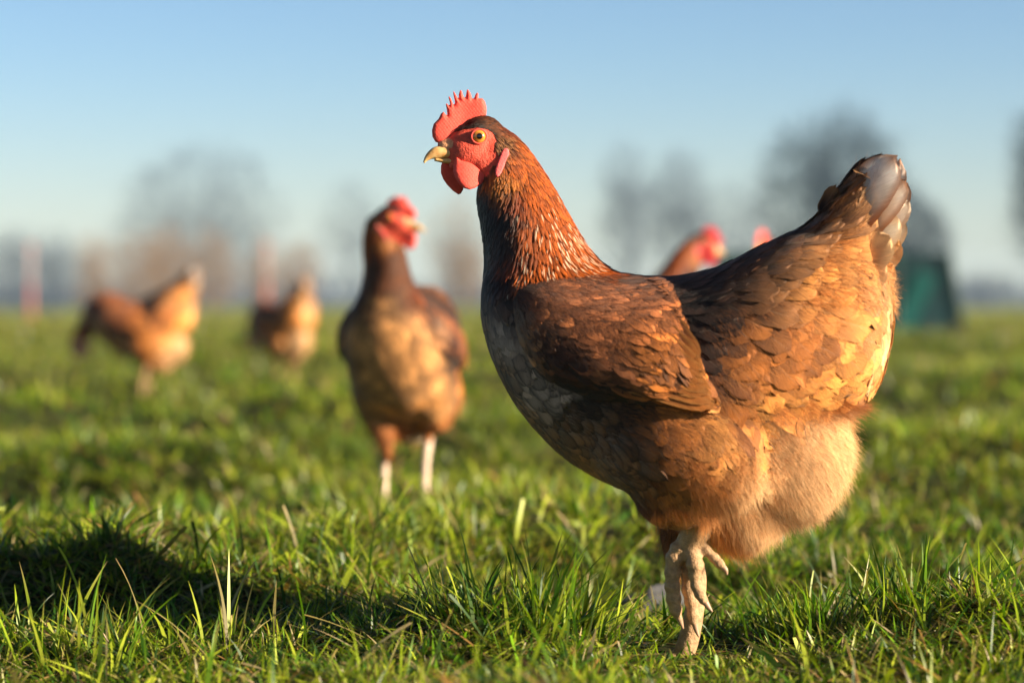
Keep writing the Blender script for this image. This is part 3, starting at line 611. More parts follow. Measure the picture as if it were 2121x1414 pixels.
# ------------------------------------------------------------------ flat skin shapes (comb, wattle, lobe)
def flat_shape(poly, thick, yfun=None, step=1.6, res=None):
    """inflated flat outline: thickness falls to zero at the rim"""
    poly=np.array(poly,float); x0,y0=poly.min(0)-2; x1,y1=poly.max(0)+2
    gx=np.arange(x0,x1,step); gy=np.arange(y0,y1,step); GX,GY=np.meshgrid(gx,gy)
    ins=inpoly(GX.ravel(),GY.ravel(),[tuple(p) for p in poly]).reshape(GX.shape)
    A=poly; Bp=np.roll(poly,-1,0); dmin=np.full(GX.shape,1e9); NX=GX.copy(); NY=GY.copy()
    for a,b in zip(A,Bp):
        ab=b-a; t=np.clip(((GX-a[0])*ab[0]+(GY-a[1])*ab[1])/(ab@ab+1e-9),0,1)
        qx,qy=a[0]+ab[0]*t,a[1]+ab[1]*t; dd=np.hypot(GX-qx,GY-qy); m=dd<dmin; dmin[m]=dd[m]; NX[m]=qx[m]; NY[m]=qy[m]
    cell=ins[:-1,:-1].astype(int)+ins[1:,:-1]+ins[:-1,1:]+ins[1:,1:]>=1
    used=np.zeros(GX.shape,bool); used[:-1,:-1]|=cell; used[1:,:-1]|=cell; used[:-1,1:]|=cell; used[1:,1:]|=cell
    PX=np.where(ins,GX,NX); PY=np.where(ins,GY,NY); d=np.where(ins,dmin,0)
    h=thick*np.sqrt(np.clip(1-(1-np.clip(d/(thick*1.6),0,1))**2,0,1))
    h=h*(1+.05*np.sin(PX*.9)*np.sin(PY*.7))
    yc=yfun(PX,PY) if yfun else 0*PX
    id_=-np.ones(GX.shape,int); id_[used]=np.arange(used.sum()); n=used.sum()
    front=np.stack([X(PX[used]),(yc[used]-h[used])*S,Z(PY[used])],1); back=np.stack([X(PX[used]),(yc[used]+h[used])*S,Z(PY[used])],1)
    q=np.stack([id_[:-1,:-1][cell],id_[:-1,1:][cell],id_[1:,1:][cell],id_[1:,:-1][cell]],1)
    return np.vstack([front,back]),np.vstack([q,q[:,::-1]+n])
def cr(x,y): return (850+x/3.142,170+y/3.142)
COMB=[cr(*p) for p in [(172,410),(152,375),(149,335),(160,292),(192,258),(207,225),(224,212),(236,228),(250,240),(246,200),(239,162),(247,158),(262,178),(268,160),(257,118),(261,110),(273,124),(292,172),(300,150),(288,90),(290,76),(299,88),(318,122),(328,134),(324,100),(334,68),(344,74),(356,112),(368,120),(374,92),(378,66),(386,64),(402,90),(412,126),(424,122),(436,92),(446,84),(452,96),(452,122),(478,122),(494,140),(503,170),(507,200),(504,228),(490,240),(460,262),(400,290),(340,350),(290,400),(230,430)]]
WAT=[cr(*p) for p in [(300,500),(330,535),(385,545),(440,560),(485,580),(503,610),(498,650),(470,690),(430,717),(395,728),(360,720),(325,690),(298,650),(285,610),(284,570),(292,530)]]
WAT2=[cr(*p) for p in [(228,530),(280,540),(330,560),(370,600),(380,660),(366,720),(352,745),(335,752),(300,728),(262,690),(234,650),(218,610),(217,565)]]
LOBE=[cr(*p) for p in [(600,460),(620,455),(634,470),(636,500),(625,535),(607,570),(590,615),(575,642),(560,650),(548,635),(545,600),(556,565),(572,520),(585,485)]]

# pose warps ---------------------------------------------------------
def rotz(V,cx,cy,a):
    c,s=np.cos(a),np.sin(a); x=V[:,0]-cx; y=V[:,1]-cy; R=V.copy(); R[:,0]=cx+c*x-s*y; R[:,1]=cy+s*x+c*y; return R
def rotxz(V,cx,cz,a):
    c,s=np.cos(a),np.sin(a); x=V[:,0]-cx; z=V[:,2]-cz; R=V.copy(); R[:,0]=cx+c*x-s*z; R[:,2]=cz+s*x+c*z; return R
def make_pose(yaw=0, neck=0, tail=0, pitch=0, headp=0, widen=1):
    def f(V):
        V=np.array(V,float); V[:,1]*=widen
        px=V[:,0]/S+1060.5; py=625-(V[:,2]-ZC)/S
        if tail: V=rotxz(V,X(1600),Z(640),tail*sstep(1520,1760,px)*(sstep(1000,850,py)))
        if yaw or neck or headp:
            m=sstep(1330,1230,px)*sstep(600,340,py)
            cxp=1150-(600-np.clip(py,300,600))*.42
            if yaw: V=rotz(V,X(cxp),0,yaw*m)
            if neck: V=rotxz(V,X(1150),Z(620),neck*sstep(1400,1150,px)*sstep(680,430,py))
            if headp: V=rotxz(V,X(1040),Z(330),headp*sstep(430,330,py)*sstep(1150,1080,px))
        if pitch:
            m=sstep(1180,1000,625-(V[:,2]-ZC)/S); V=rotxz(V,X(1430),Z(1060),pitch*m)
        return V
    return f

def make_hen(label, legf=legs_stand, pose=None, lod=1, group=None, pale=False):
    cmat=M_pale if pale is True else M_crim if pale else M_comb; cs=.55 if pale is True else 1. if lod==0 else .8
    NK,PL,DN=(NECK,PLUM,DOWNF) if lod==0 else (NECK if pale==2 else NECKB,PLUMB,DOWNF)
    KC=KA if lod==0 else KB
    pose=pose or (lambda V:np.array(V)); BX=X(1405)
    sh=lambda V:(pose(V)-np.array([BX,0,0]))
    root=empty('hen'); tag(root,label,'hen',group)
    Vb,Qb,Tb=full_body(legf,.0013 if lod==0 else .003)
    mesh_np('body',sh(Vb),Qb,M_body,root,tri=Tb,col=body_col(Vb,None if (lod and not pale) else pale))
    g=dict(nu=9,nv=10) if lod==0 else dict(nu=3,nv=4)
    def fe(name,parts,mat,par=root):
        V,Q,C,U=merge(parts); return mesh_np(name,sh(V),Q,mat,par,col=C,fuv=U)
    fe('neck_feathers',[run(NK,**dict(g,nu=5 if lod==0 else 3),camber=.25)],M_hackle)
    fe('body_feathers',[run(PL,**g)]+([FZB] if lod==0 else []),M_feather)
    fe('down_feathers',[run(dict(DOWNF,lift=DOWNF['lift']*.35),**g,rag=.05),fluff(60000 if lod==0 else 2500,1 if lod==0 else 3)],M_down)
    for s in (1,-1):
        parts=[run(WING,**g),run(FLIGHT,nu=7,nv=10,rag=.03)]+([FZW] if lod==0 else [])
        c=field(WV[:,0]/S+1060.5,625-(WV[:,2]-ZC)/S,WK)[:,4:7]*.8
        parts.append((WV,WQ,c,np.tile([.5,.5,.5],(len(WV),1))))
        V,Q,C,U=merge(parts); V=V*np.array([1,s,1])
        mesh_np('wing',sh(V),Q if s==1 else Q[:,::-1],M_feather,root,col=C,fuv=U)
    gt=dict(nu=13,nv=16) if lod==0 else dict(nu=5,nv=6)
    fe('tail',([FZT] if lod==0 else [])+[run(sub(TAIL,np.arange(len(TAIL['L']))<TAILN),**gt,camber=.13,rag=.014),run(sub(TAIL,np.arange(len(TAIL['L']))>=TAILN),**gt,camber=.0,rag=.03)],M_tail)
    # skin parts
    V,Q=flat_shape(COMB,7 if lod==0 else 8,lambda x,y:1.5*np.sin(x*.08),1.5 if lod==0 else 4); V[:,2]=Z(275)+(V[:,2]-Z(275))*cs; mesh_np('comb',sh(V),Q,cmat,root)
    V,Q=flat_shape(WAT,6,lambda x,y:-17-14*((y-330)/70)-6*np.cos((x-965)/18),1.6 if lod==0 else 4); mesh_np('wattle',sh(V),Q,cmat,root)
    V,Q=flat_shape(WAT2,6,lambda x,y:13+12*((y-330)/70),1.6 if lod==0 else 4); mesh_np('wattle',sh(V),Q,cmat,root)
    for s in (-1,1):
        V,Q=flat_shape(LOBE,3,lambda x,y:-47-6*((y-330)/40),1.6 if lod==0 else 4); V=V*np.array([1,-s,1]); mesh_np('ear_lobe',sh(V),Q if s<0 else Q[:,::-1],M_lobe,root)
    # beak
    mb=MB()
    up=[(978,322,978,331,18,0),(960,314,966,333,22,0),(940,309,946,334,18,0),(920,308,922,335,15.5,0),(903,311,908,336,12.5,0),(892,319,897,337,9,0),(884,330,888,341,5,0),(880,342,883,346,1.5,0)]
    loft(mb,up,5,20,2.2)
    lo=[(970,329,972,340,15,0),(945,332,948,346,13,0),(922,334,924,345,9.5,0),(903,335,904,341,5,0)]
    loft(mb,lo,4,16,2.0); mb2=mb
    V,Q,T=mb2.arrays(); mesh_np('beak',sh(V),Q,M_beak,root,tri=T)
    # eyes with a fleshy lid ring
    for s in (-1,1):
        mb=MB(); ellipsoid(mb,990,291,16,16,13,0,0,24,32); V,Q,T=mb.arrays()
        c=np.array([X(990),0,Z(291)]); r=np.hypot(V[:,0]-c[0],V[:,2]-c[2])/(16*S); r=np.where(V[:,1]<0,r,1.2)
        fuv=np.stack([r*.98,r*0,r*0],1); V=V+np.array([0,-36*S,0]); V=V*np.array([1,-s,1])
        if s>0: Q=Q[:,::-1]; T=T[:,::-1]
        eye=mesh_np('eye',sh(V),Q,M_eye,root,tri=T,fuv=fuv)
        mb=MB(); t=np.linspace(0,2*PI,33)
        pts=[(990+15.5*math.cos(a),291+14.8*math.sin(a),-42,2.1) for a in t]; tube(mb,pts,8,1); V,Q,T=mb.arrays(); V=V*np.array([1,-s,1])
        mesh_np('eyelid',sh(V),Q,M_comb,root,tri=T)
    # claws
    if legf is legs_walk:
        for q in ([(1410,1262,-77,8),(1415,1276,-74,5.5),(1420,1290,-72,1.8)],[(1439,1278,-56,7),(1443,1294,-56,5),(1449,1308,-58,1.5)],
                  [(1469,1232,-92,7.5),(1476,1242,-92,5),(1484,1251,-92,1.5)],[(1500,1160,-80,7),(1508,1168,-80,5),(1511,1178,-80,1.5)]):
            mb=MB(); tube(mb,q,10,4); V,Q,T=mb.arrays(); V[:,0]+=26*S; mesh_np('claw',sh(V),Q,M_claw,root,tri=T)
    return root

YAW=math.radians(-18)
hen=make_hen('large sharp brown hen in profile with one foot raised, nearest the camera',legs_walk,lod=0,pose=make_pose(yaw=math.radians(26)))
hen.location=(X(1405-14),0,0); hen.rotation_euler=(0,0,YAW)
hen.scale=(1/math.cos(YAW)*.975,1,1.012)


def at(px,row):            # ground point seen at a photo pixel row
    d=D0*735.0/(row-625.0); return (px-1060.5)*S*d/D0, d-D0, d
def bg_hen(label,px,row,rz,pose,sc_=1.0,pale=False):
    h=make_hen(label,legs_stand,pose,lod=1,pale=pale,group='hens walking over the pasture behind'); x,y,d=at(px,row)
    h.location=(x,y,0); h.rotation_euler=(0,0,math.radians(rz)); h.scale=(sc_,)*3; return h
bg_hen('brown hen facing the camera with its head turned right, second nearest',838,1046,80,make_pose(yaw=math.radians(84),tail=-.6,pitch=-.02,neck=-.02,widen=.88),.95)
bg_hen('brown hen grazing at far left, head lowered in the grass and tail raised',300,822,-4,make_pose(tail=-.15,pitch=.12,neck=1.95,widen=1.08),1.02,True)
bg_hen('smaller distant hen grazing with its pale rump up, next to the second fence post',590,791,-48,make_pose(tail=.0,pitch=.14,neck=1.9,widen=1.05),.95,True)
bg_hen('dark headed hen looking right, its neck rising behind the back of the large hen',1268,947,180,make_pose(pitch=-.02,neck=.16,yaw=math.radians(15)),.97,2)
bg_hen('hen whose orange red comb just shows beside the large hen tail',1640,880,60,make_pose(tail=-.6),1.0)

# ------------------------------------------------------------------ ground
def vnoise(x,y,seed=0):
    def h(ix,iy):
        n=(ix*374761393+iy*668265263+seed*1274126177)&0xffffffff
        n=((n^(n>>13))*1274126177)&0xffffffff; return ((n^(n>>16))&0xffff)/65535.
    ix=np.floor(x).astype(np.int64); iy=np.floor(y).astype(np.int64); fx=x-ix; fy=y-iy
    fx=fx*fx*(3-2*fx); fy=fy*fy*(3-2*fy)
    return (h(ix,iy)*(1-fx)+h(ix+1,iy)*fx)*(1-fy)+(h(ix,iy+1)*(1-fx)+h(ix+1,iy+1)*fx)*fy-.5
HP=[(o.location.x,o.location.y) for o in sc.objects if o.type=='EMPTY' and o.get('group') and o.get('category')=='hen']
def gh(x,y):
    x=np.asarray(x,float); y=np.asarray(y,float)
    r=np.hypot(x-.125,y)
    z=.055*vnoise(x*2.6,y*2.6,1)+.03*vnoise(x*6,y*6,2)+.012*vnoise(x*16,y*16,3)
    z=z*sstep(.03,.22,r)*(1+.6*sstep(1,8,y))
    z+=sstep(.25,.7,y)*(1-sstep(9,25,y))*(.07*vnoise(x*1.9+7,y*1.5,41)+.05*vnoise(x*4.1,y*3.3,42)-.012)
    z*=1-.6*np.exp(-((x+.2)/.35)**2-((y-1.05)/.5)**2)
    for hx,hy in HP: z=z*(1-np.exp(-((x-hx)**2+(y-hy)**2)/(.16+.02*hy)**2))
    far=sstep(12,60,y); z=z*(1-far)+far*(.5*vnoise(x*.03,y*.03,5)-.25)
    z+=(.052+.05*vnoise(x*7,y*7,61)+.03*vnoise(x*15,y*15,62))*sstep(.05,.19,y+.16*vnoise(x*5,y*0+3,63))*sstep(.04,-.16,x)*(1-sstep(.42,.8,y))
    pass
    z+=.022*np.exp(-((x+.02)/.10)**2-((y-.02)/.10)**2)
    z-=.04*np.exp(-((x-.42)/.16)**2-((y-.28)/.14)**2)
    return z
def ground():
    n=420; t=np.linspace(-1,1,n); xs=np.sinh(t*8.8)/np.sinh(8.8)*700
    n2=420; t2=np.linspace(0,1,n2); ys=np.sinh((t2*1.4-.4)*9.0)/np.sinh(9.0)*900; ys=np.maximum(ys,-7.5+np.arange(n2)*.001)
    GX,GY=np.meshgrid(xs,ys); V=np.stack([GX,GY,gh(GX,GY)],-1).reshape(-1,3)
    idx=np.arange(n*n2).reshape(n2,n); Q=np.stack([idx[:-1,:-1],idx[:-1,1:],idx[1:,1:],idx[1:,:-1]],-1).reshape(-1,4)
    m,nn,N=newmat('soil_and_turf'); co=objco(nn)
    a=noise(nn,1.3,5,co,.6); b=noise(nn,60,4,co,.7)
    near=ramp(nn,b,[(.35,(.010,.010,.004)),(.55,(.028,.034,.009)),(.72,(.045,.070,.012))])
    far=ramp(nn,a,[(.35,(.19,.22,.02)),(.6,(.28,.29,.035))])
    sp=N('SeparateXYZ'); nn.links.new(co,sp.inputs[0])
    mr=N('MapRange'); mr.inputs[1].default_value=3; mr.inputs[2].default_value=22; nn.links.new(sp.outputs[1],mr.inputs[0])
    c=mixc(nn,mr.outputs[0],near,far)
    ty_=math_(nn,'ABSOLUTE',math_(nn,'SUBTRACT',sp.outputs[1],8.6)); tm=math_(nn,'MULTIPLY',math_(nn,'LESS_THAN',ty_,.62),math_(nn,'GREATER_THAN',sp.outputs[0],.9))
    c=mixc(nn,tm,c,(.34,.25,.15))
    p=princ(nn,c,.9,.1); bump(nn,b,p,.6,.01); out(nn,p.outputs[0])
    o=mesh_np('ground',V,Q,m); tag(o,kind='structure'); return o
ground()

for _o in sc.objects:
    if _o.type=='EMPTY' and _o.get('category')=='hen' and _o.get('group'): _o.location.z=float(gh(_o.location.x,_o.location.y))+(-.012 if _o.location.y>4.5 else 0)
def stone():
    x,y,d=at(1345,1225); mb=MB(); R=[]
    for i in range(1,12):
        f=PI*i/12; t=np.linspace(0,2*PI,24,endpoint=False); rr=np.sin(f)*(1+.12*np.sin(2*t+i*.4)+.07*np.sin(5*t))
        R.append(np.stack([.034*rr*np.cos(t),.020*rr*np.sin(t),np.full(24,-.013*math.cos(f))+.004*np.sin(3*t)],1))
    mb.rings(R); m,n,N=newmat('pale_stone'); co=objco(n); c=mixc(n,noise(n,80,5,co),(.05,.054,.062),(.12,.12,.125)); p=princ(n,c,.8,.3); bump(n,noise(n,200,4,co),p,.5,.002); out(n,p.outputs[0])
    o=mb.build('stone',m); o.location=(x,y,float(gh(x,y))+.010); o.rotation_euler=(.1,-.35,.3); tag(o,'grey stone in the grass just left of the raised foot','stone')
stone()
def grass_mat():
    m,n,N=newmat('grass_blade'); ac=N('Attribute',attribute_name='Col'); au=N('Attribute',attribute_name='fuv')
    ns=noise(n,3,3,au.outputs['Vector'],.7)
    vm=n.nodes.new('ShaderNodeVectorMath'); vm.operation='SCALE'; n.links.new(ac.outputs['Color'],vm.inputs[0]); n.links.new(math_(n,'MULTIPLY_ADD',ns,.9,.55),vm.inputs['Scale'])
    p=princ(n,vm.outputs[0],.42,.45); t=n.nodes.new('ShaderNodeBsdfTranslucent'); n.links.new(mixc(n,1.0,vm.outputs[0],(1.1,1.25,.5),'MULTIPLY'),t.inputs[0])
    mx=n.nodes.new('ShaderNodeMixShader'); mx.inputs[0].default_value=.38
    n.links.new(p.outputs[0],mx.inputs[1]); n.links.new(t.outputs[0],mx.inputs[2]); out(n,mx.outputs[0]); return m
M_grass=grass_mat()
PAL=np.array([(.030,.10,.005),(.105,.225,.007),(.24,.335,.014),(.34,.41,.03),(.035,.09,.02),(.28,.24,.08),(.34,.19,.06),(.40,.33,.18),(.14,.09,.05)])
def blades(x,y,L,wd,lean,az,bend,ci,seg,z0=0.0,cut=None):
    n=len(x); v=np.linspace(0,1,seg+1)
    th=lean[:,None]+bend[:,None]*v[None,:]; ds=L[:,None]/seg
    hx=np.cumsum(np.sin(th)*ds,1); hz=np.cumsum(np.cos(th)*ds,1); hx=np.hstack([np.zeros((n,1)),hx[:,:-1]]); hz=np.hstack([np.zeros((n,1)),hz[:,:-1]])
    ga=gh(x,y)-.004
    C=np.stack([x[:,None]+hx*np.cos(az)[:,None],y[:,None]+hx*np.sin(az)[:,None],ga[:,None]+hz+z0],-1)
    C[:,:,2]=np.maximum(C[:,:,2],gh(C[:,:,0],C[:,:,1])+.002)
    kink=rng.standard_normal((n,1))*.5; sa=az[:,None]+PI/2+kink*v[None,:]*1.5+rng.standard_normal((n,1))*.5
    tilt=rng.standard_normal((n,1))*.35
    B=np.stack([np.cos(sa),np.sin(sa),np.broadcast_to(tilt,sa.shape)],-1)
    C[:,:,0]+= (np.cos(az+PI/2)*rng.standard_normal(n)*.15*L)[:,None]*v[None,:]**2; C[:,:,1]+=(np.sin(az+PI/2)*rng.standard_normal(n)*.15*L)[:,None]*v[None,:]**2
    pw=np.clip(.55+v*1.6,0,1)*np.clip(1-v**2.6,0,1)
    prof=np.tile(pw,(n,1)); prof[:,-1]=.04
    if cut is not None: prof[cut,-1]=.7; prof[cut,-2]=.9
    P=C[:,:,None,:]+B[:,:,None,:]*np.array([-.5,.5])[None,None,:,None]*(wd[:,None]*prof)[:,:,None,None]
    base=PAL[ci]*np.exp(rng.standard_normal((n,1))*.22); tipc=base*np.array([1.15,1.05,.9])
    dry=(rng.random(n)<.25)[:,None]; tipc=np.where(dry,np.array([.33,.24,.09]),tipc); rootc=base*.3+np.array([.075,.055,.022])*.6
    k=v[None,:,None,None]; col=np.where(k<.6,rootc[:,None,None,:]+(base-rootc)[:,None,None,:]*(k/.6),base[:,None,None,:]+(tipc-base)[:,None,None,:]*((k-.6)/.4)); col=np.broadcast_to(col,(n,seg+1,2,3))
    rn=rng.random(n)*50
    fuv=np.stack(np.broadcast_arrays(np.array([-.5,.5])[None,None,:],v[None,:,None]*1.,rn[:,None,None]),-1)
    idx=np.arange(n*(seg+1)*2).reshape(n,seg+1,2)
    Q=np.stack([idx[:,:-1,0],idx[:,:-1,1],idx[:,1:,1],idx[:,1:,0]],-1).reshape(-1,4)
    return P.reshape(-1,3),Q,col.reshape(-1,3),fuv.reshape(-1,3)
def clear(x,y):     # worn bare soil; dark thins blades so soil stands in for a shadow patch
    bare=(vnoise(x*1.9,y*1.9,11)+.35*vnoise(x*7,y*7,12))
    track=(np.abs(y-8.6-.25*np.sin(x*.9))<.55)&(x>.9)
    near=np.exp(-((x-.16)/.12)**2-((y-.04)/.05)**2)
    dark=np.exp(-((x-.46)/.10)**2-((y-.30)/.09)**2)
    return (bare<np.where(y<1.5,.36,.30))&~track&(near<.75)&(dark<.62+.7*vnoise(x*9,y*9,31))
def zone(n,d0,d1,Lm,wm,seg,tuft=.6,lie=.35,spread=.30,mar=.35):
    u=rng.random(n*2); d=np.sqrt(d0*d0+(d1*d1-d0*d0)*u); y=d-D0; x=(rng.random(n*2)*2-1)*(spread*d+mar)
    # tufting: pull towards tuft centres
    nt_=max(10,int(n/45)); tu=rng.random(nt_); td=np.sqrt(d0*d0+(d1*d1-d0*d0)*tu); ty=td-D0; tx=(rng.random(nt_)*2-1)*(spread*td+mar); ts=rng.uniform(.5,1.5,nt_)
    q=rng.random(n*2)<tuft; j=rng.integers(0,nt_,n*2); r=np.abs(rng.standard_normal(n*2))*.018*(Lm/.05)*ts[j]; a=rng.random(n*2)*2*PI
    x=np.where(q,tx[j]+r*np.cos(a),x); y=np.where(q,ty[j]+r*np.sin(a),y)
    k=clear(x,y)|(rng.random(n*2)<.08); k&=~((np.hypot(x-.118,(y+.0)*1.0)<.018)); idx=np.where(k)[0][:n]; x,y,q,a,j=x[idx],y[idx],q[idx],a[idx],j[idx]; n=len(x)
    L=Lm*np.clip(np.exp(rng.standard_normal(n)*.36),0,1.5)*np.where(q,ts[j]**.5,.8)
    if seg>=5: L=np.where((np.abs(x-.125)<.06)&(y>-.32)&(y<.04),np.minimum(L,.020),L)
    ly=rng.random(n)<lie
    lean=np.where(ly,rng.uniform(.8,1.5,n),np.abs(rng.standard_normal(n))*.55); az=np.where(q,a,rng.random(n)*2*PI)+rng.standard_normal(n)*.5
    bend=rng.uniform(.1,1.1,n)*np.where(ly,.4,1)
    patch=vnoise(x*3,y*3,21)+.2*rng.standard_normal(n)
    p=np.array([.18,.25,.22,.14,.12,.04,.02,.02,.01]); ci=rng.choice(9,n,p=p/p.sum()); ci=np.where((patch>.28)&(ci<2),3,ci); ci=np.where((patch<-.3)&(ci==3),4,ci)
    ci=np.where(ly&(rng.random(n)<.25),rng.choice([5,6,7,8],n),ci)
    wd=wm*np.exp(rng.standard_normal(n)*.3)
    return blades(x,y,L,wd,lean,az,bend,ci,seg,cut=rng.random(n)<.12)
def tuft(cx,cy,n,Lm,spreadr,ci,leanm=.45,wm=.0026):
    r=np.abs(rng.standard_normal(n))*spreadr; a=rng.random(n)*2*PI
    L=Lm*rng.uniform(.45,1.15,n); lean=np.abs(rng.standard_normal(n))*leanm
    return blades(cx+r*np.cos(a),cy+r*np.sin(a),L,wm*rng.uniform(.6,1.2,n),lean,a+rng.standard_normal(n)*.4,rng.uniform(0,.8,n),rng.choice(ci,n),7,cut=rng.random(n)<.05)
G=[zone(170000,1.2,2.35,.021,.0018,5,lie=.74),zone(8000,1.45,2.3,.034,.0021,7,tuft=.8,lie=.5),zone(16000,1.3,2.3,.05,.0023,7,tuft=.1,lie=.93),zone(700,1.45,2.1,.06,.0022,8,tuft=.2,lie=.35)]
G+=[tuft(.018,-.03,85,.078,.022,[0,1,4,2]),tuft(-.02,-.02,60,.06,.03,[0,1,3]),tuft(.045,.03,90,.06,.035,[2,3,1,3],.7),
    tuft(.30,.06,120,.06,.04,[0,1,2]),tuft(.22,.05,120,.055,.04,[0,1,2]),tuft(-.33,-.02,40,.075,.07,[3,1,2],.3),tuft(-.2,-.03,25,.07,.05,[3,1,5],.3),tuft(.38,-.05,50,.06,.05,[0,1,2])]
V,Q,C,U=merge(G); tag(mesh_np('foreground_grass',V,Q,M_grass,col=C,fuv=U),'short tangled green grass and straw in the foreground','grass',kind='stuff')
G=[zone(130000,2.3,5.2,.034,.0032,3,mar=.6,lie=.5),zone(90000,5.0,14,.05,.008,2,mar=1.5),zone(90000,13.5,60,.08,.035,1,mar=4,tuft=.3)]
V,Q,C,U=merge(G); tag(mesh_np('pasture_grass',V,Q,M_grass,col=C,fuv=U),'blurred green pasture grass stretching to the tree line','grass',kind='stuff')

# ------------------------------------------------------------------ trees, hedge, posts, shelter
def bark(name,c1,c2):
    m,n,N=newmat(name); co=objco(n); c=mixc(n,noise(n,3,4,co),c1,c2); p=princ(n,c,.9,.1); bump(n,noise(n,9,4,co),p,.5,.03); out(n,p.outputs[0]); return m
M_bark=bark('bark_grey_hazed',(.045,.060,.10),(.07,.09,.14)); M_bark2=bark('bark_dark_hazed',(.010,.022,.045),(.022,.036,.065)); M_twig=bark('twig_brown',(.19,.095,.032),(.27,.15,.055))  # distance haze painted as blue into the grey and dark bark
def tubes(segs,k=4):
    A=np.array([s[0] for s in segs]);B=np.array([s[1] for s in segs]);ra=np.array([s[2] for s in segs]);rb=np.array([s[3] for s in segs])
    d=B-A; d/=np.linalg.norm(d,axis=1)[:,None]+1e-9; r=np.where(np.abs(d[:,2:3])<.9,[[0,0,1.]],[[1.,0,0]]); a=np.cross(d,r); a/=np.linalg.norm(a,axis=1)[:,None]; b=np.cross(d,a)
    t=np.linspace(0,2*PI,k,endpoint=False); ring=a[:,None,:]*np.cos(t)[None,:,None]+b[:,None,:]*np.sin(t)[None,:,None]
    P=np.stack([A[:,None,:]+ring*ra[:,None,None],B[:,None,:]+ring*rb[:,None,None]],1); n=len(segs)
    idx=np.arange(n*2*k).reshape(n,2,k); Q=np.stack([idx[:,0],np.roll(idx[:,0],-1,1),np.roll(idx[:,1],-1,1),idx[:,1]],-1).reshape(-1,4)
    return P.reshape(-1,3),Q
def tree(name,label,cat,px,toprow,wpx,dist,mat,mattw,n=900,low=.2,thick=1.,group=None,stems=1,seed=0,tw=5,shape=1.,lump=.35):
    g=np.random.default_rng(seed); f=S*dist/D0; H=(625-toprow)*f+ZC+.3; R_=wpx*f/2
    cz=H*(low+1)/2; rz=H*(1-low)/2
    P=g.standard_normal((n*4,3)); P/=np.linalg.norm(P,axis=1)[:,None]; rad=g.random(n*4)**.45
    lob=g.standard_normal((9,3)); lob/=np.linalg.norm(lob,axis=1)[:,None]; lm=1-lump*.6+lump*np.max(P@lob.T,axis=1)**2
    P=P*rad[:,None]*lm[:,None]
    P=P[:n]*np.array([R_,R_*.85,rz])+np.array([0,0,cz]); 
    tz=np.linspace(0,low*H+.15*rz,6); nodes=[]; par=[]
    for s_ in range(stems):
        ox=g.normal()*.12*R_*(stems>1); oy=g.normal()*.12*R_*(stems>1)
        for i,z in enumerate(tz): nodes.append((ox*(.3+z/H)+g.normal()*.01*H*(i>0),oy*(.3+z/H)+g.normal()*.01*H*(i>0),z)); par.append(len(nodes)-2 if i else -1)
    nodes=np.array(nodes); n0=len(nodes); plen=nodes[:,2].copy(); top=nodes[n0-1]
    P=P[np.argsort(np.linalg.norm(P-np.array([0,0,low*H]),axis=1))]
    A=np.vstack([nodes,P]); pl=np.concatenate([plen,np.zeros(len(P))]); ok0=np.zeros(len(A),bool); ok0[5:n0:6]=True; ok0[4:n0:6]=True
    for i in range(n0,len(A)):
        d=np.linalg.norm(A[:i]-A[i],axis=1); c=d*1.6+pl[:i]*.35; c[:n0][~ok0[:n0]]=1e9; j=int(np.argmin(c)); par.append(j); pl[i]=pl[j]+d[j]; ok0[i]=True
        if d[j]>0: A[i]=A[j]+(A[i]-A[j])*1.0
    m=len(A); load=np.ones(m)
    for i in range(m-1,-1,-1):
        if par[i]>=0: load[par[i]]+=load[i]
    rt=.022*H*thick/stems**.5; r=rt*(load/load[:n0].max())**.46; r=np.maximum(r,rt*.045)
    limb=[];twg=[]
    thr=load.max()*.012
    for i in range(m):
        j=par[i]
        if j<0: continue
        a,b=A[j],A[i]; mid=(a+b)/2+g.standard_normal(3)*np.linalg.norm(b-a)*.08
        L=limb if (load[i]>thr or i<n0) else twg
        L.append((a,mid,r[j] if i<n0 else min(r[j],r[i]*1.4),r[i]*1.1)); L.append((mid,b,r[i]*1.1,r[i]))
        if load[i]<4:
            o=b-np.array([0,0,cz*.7]); o/=np.linalg.norm(o)
            for k in range(tw):
                dd=o*.7+g.standard_normal(3)*.6; e=b+dd*g.uniform(.03,.085)*H; twg.append((b,e,rt*.065,rt*.035))
    root=empty(name,((px-1060.5)*f,dist-D0,float(gh((px-1060.5)*f,dist-D0))-.1)); tag(root,label,cat,group)
    V,Q=tubes(limb,6); mesh_np('trunk',V,Q,mat,root); V,Q=tubes(twg,3); mesh_np('crown',V,Q,mattw,root)
TG='bare trees along the far field edge'
tree('bare_tree','wide pale grey leafless tree with a round crown, largest on the left','tree',415,318,360,150,M_bark,M_bark,1300,.12,.8,TG,seed=1,tw=5)
tree('bare_tree','tall dark rounded leafless tree rising behind the green shelter','tree',1722,240,270,110,M_bark2,M_bark2,1700,.12,1.1,TG,seed=5,tw=6)
tree('bare_tree','dark lower tree crowding the right end of the green shelter','tree',1890,390,150,100,M_bark2,M_bark2,1100,.05,1.3,TG,seed=8,tw=7)
tree('bare_tree','slender grey leafless tree right of the large hen neck','tree',1300,322,120,150,M_bark,M_bark,500,.2,1.,TG,seed=11,tw=4)
tree('bare_tree','grey leafless tree just left of the dark headed hen','tree',1405,335,150,145,M_bark,M_bark,650,.2,1.1,TG,seed=12,tw=4)
tree('bare_tree','faint leafless tree between the dark headed hen and the dark tree','tree',1530,385,150,170,M_bark,M_bark,420,.15,.9,TG,seed=13,tw=4)
tree('bare_tree','faint leafless tree left of the front facing hen','tree',735,385,150,180,M_bark,M_bark,420,.15,.8,TG,seed=14,tw=4)
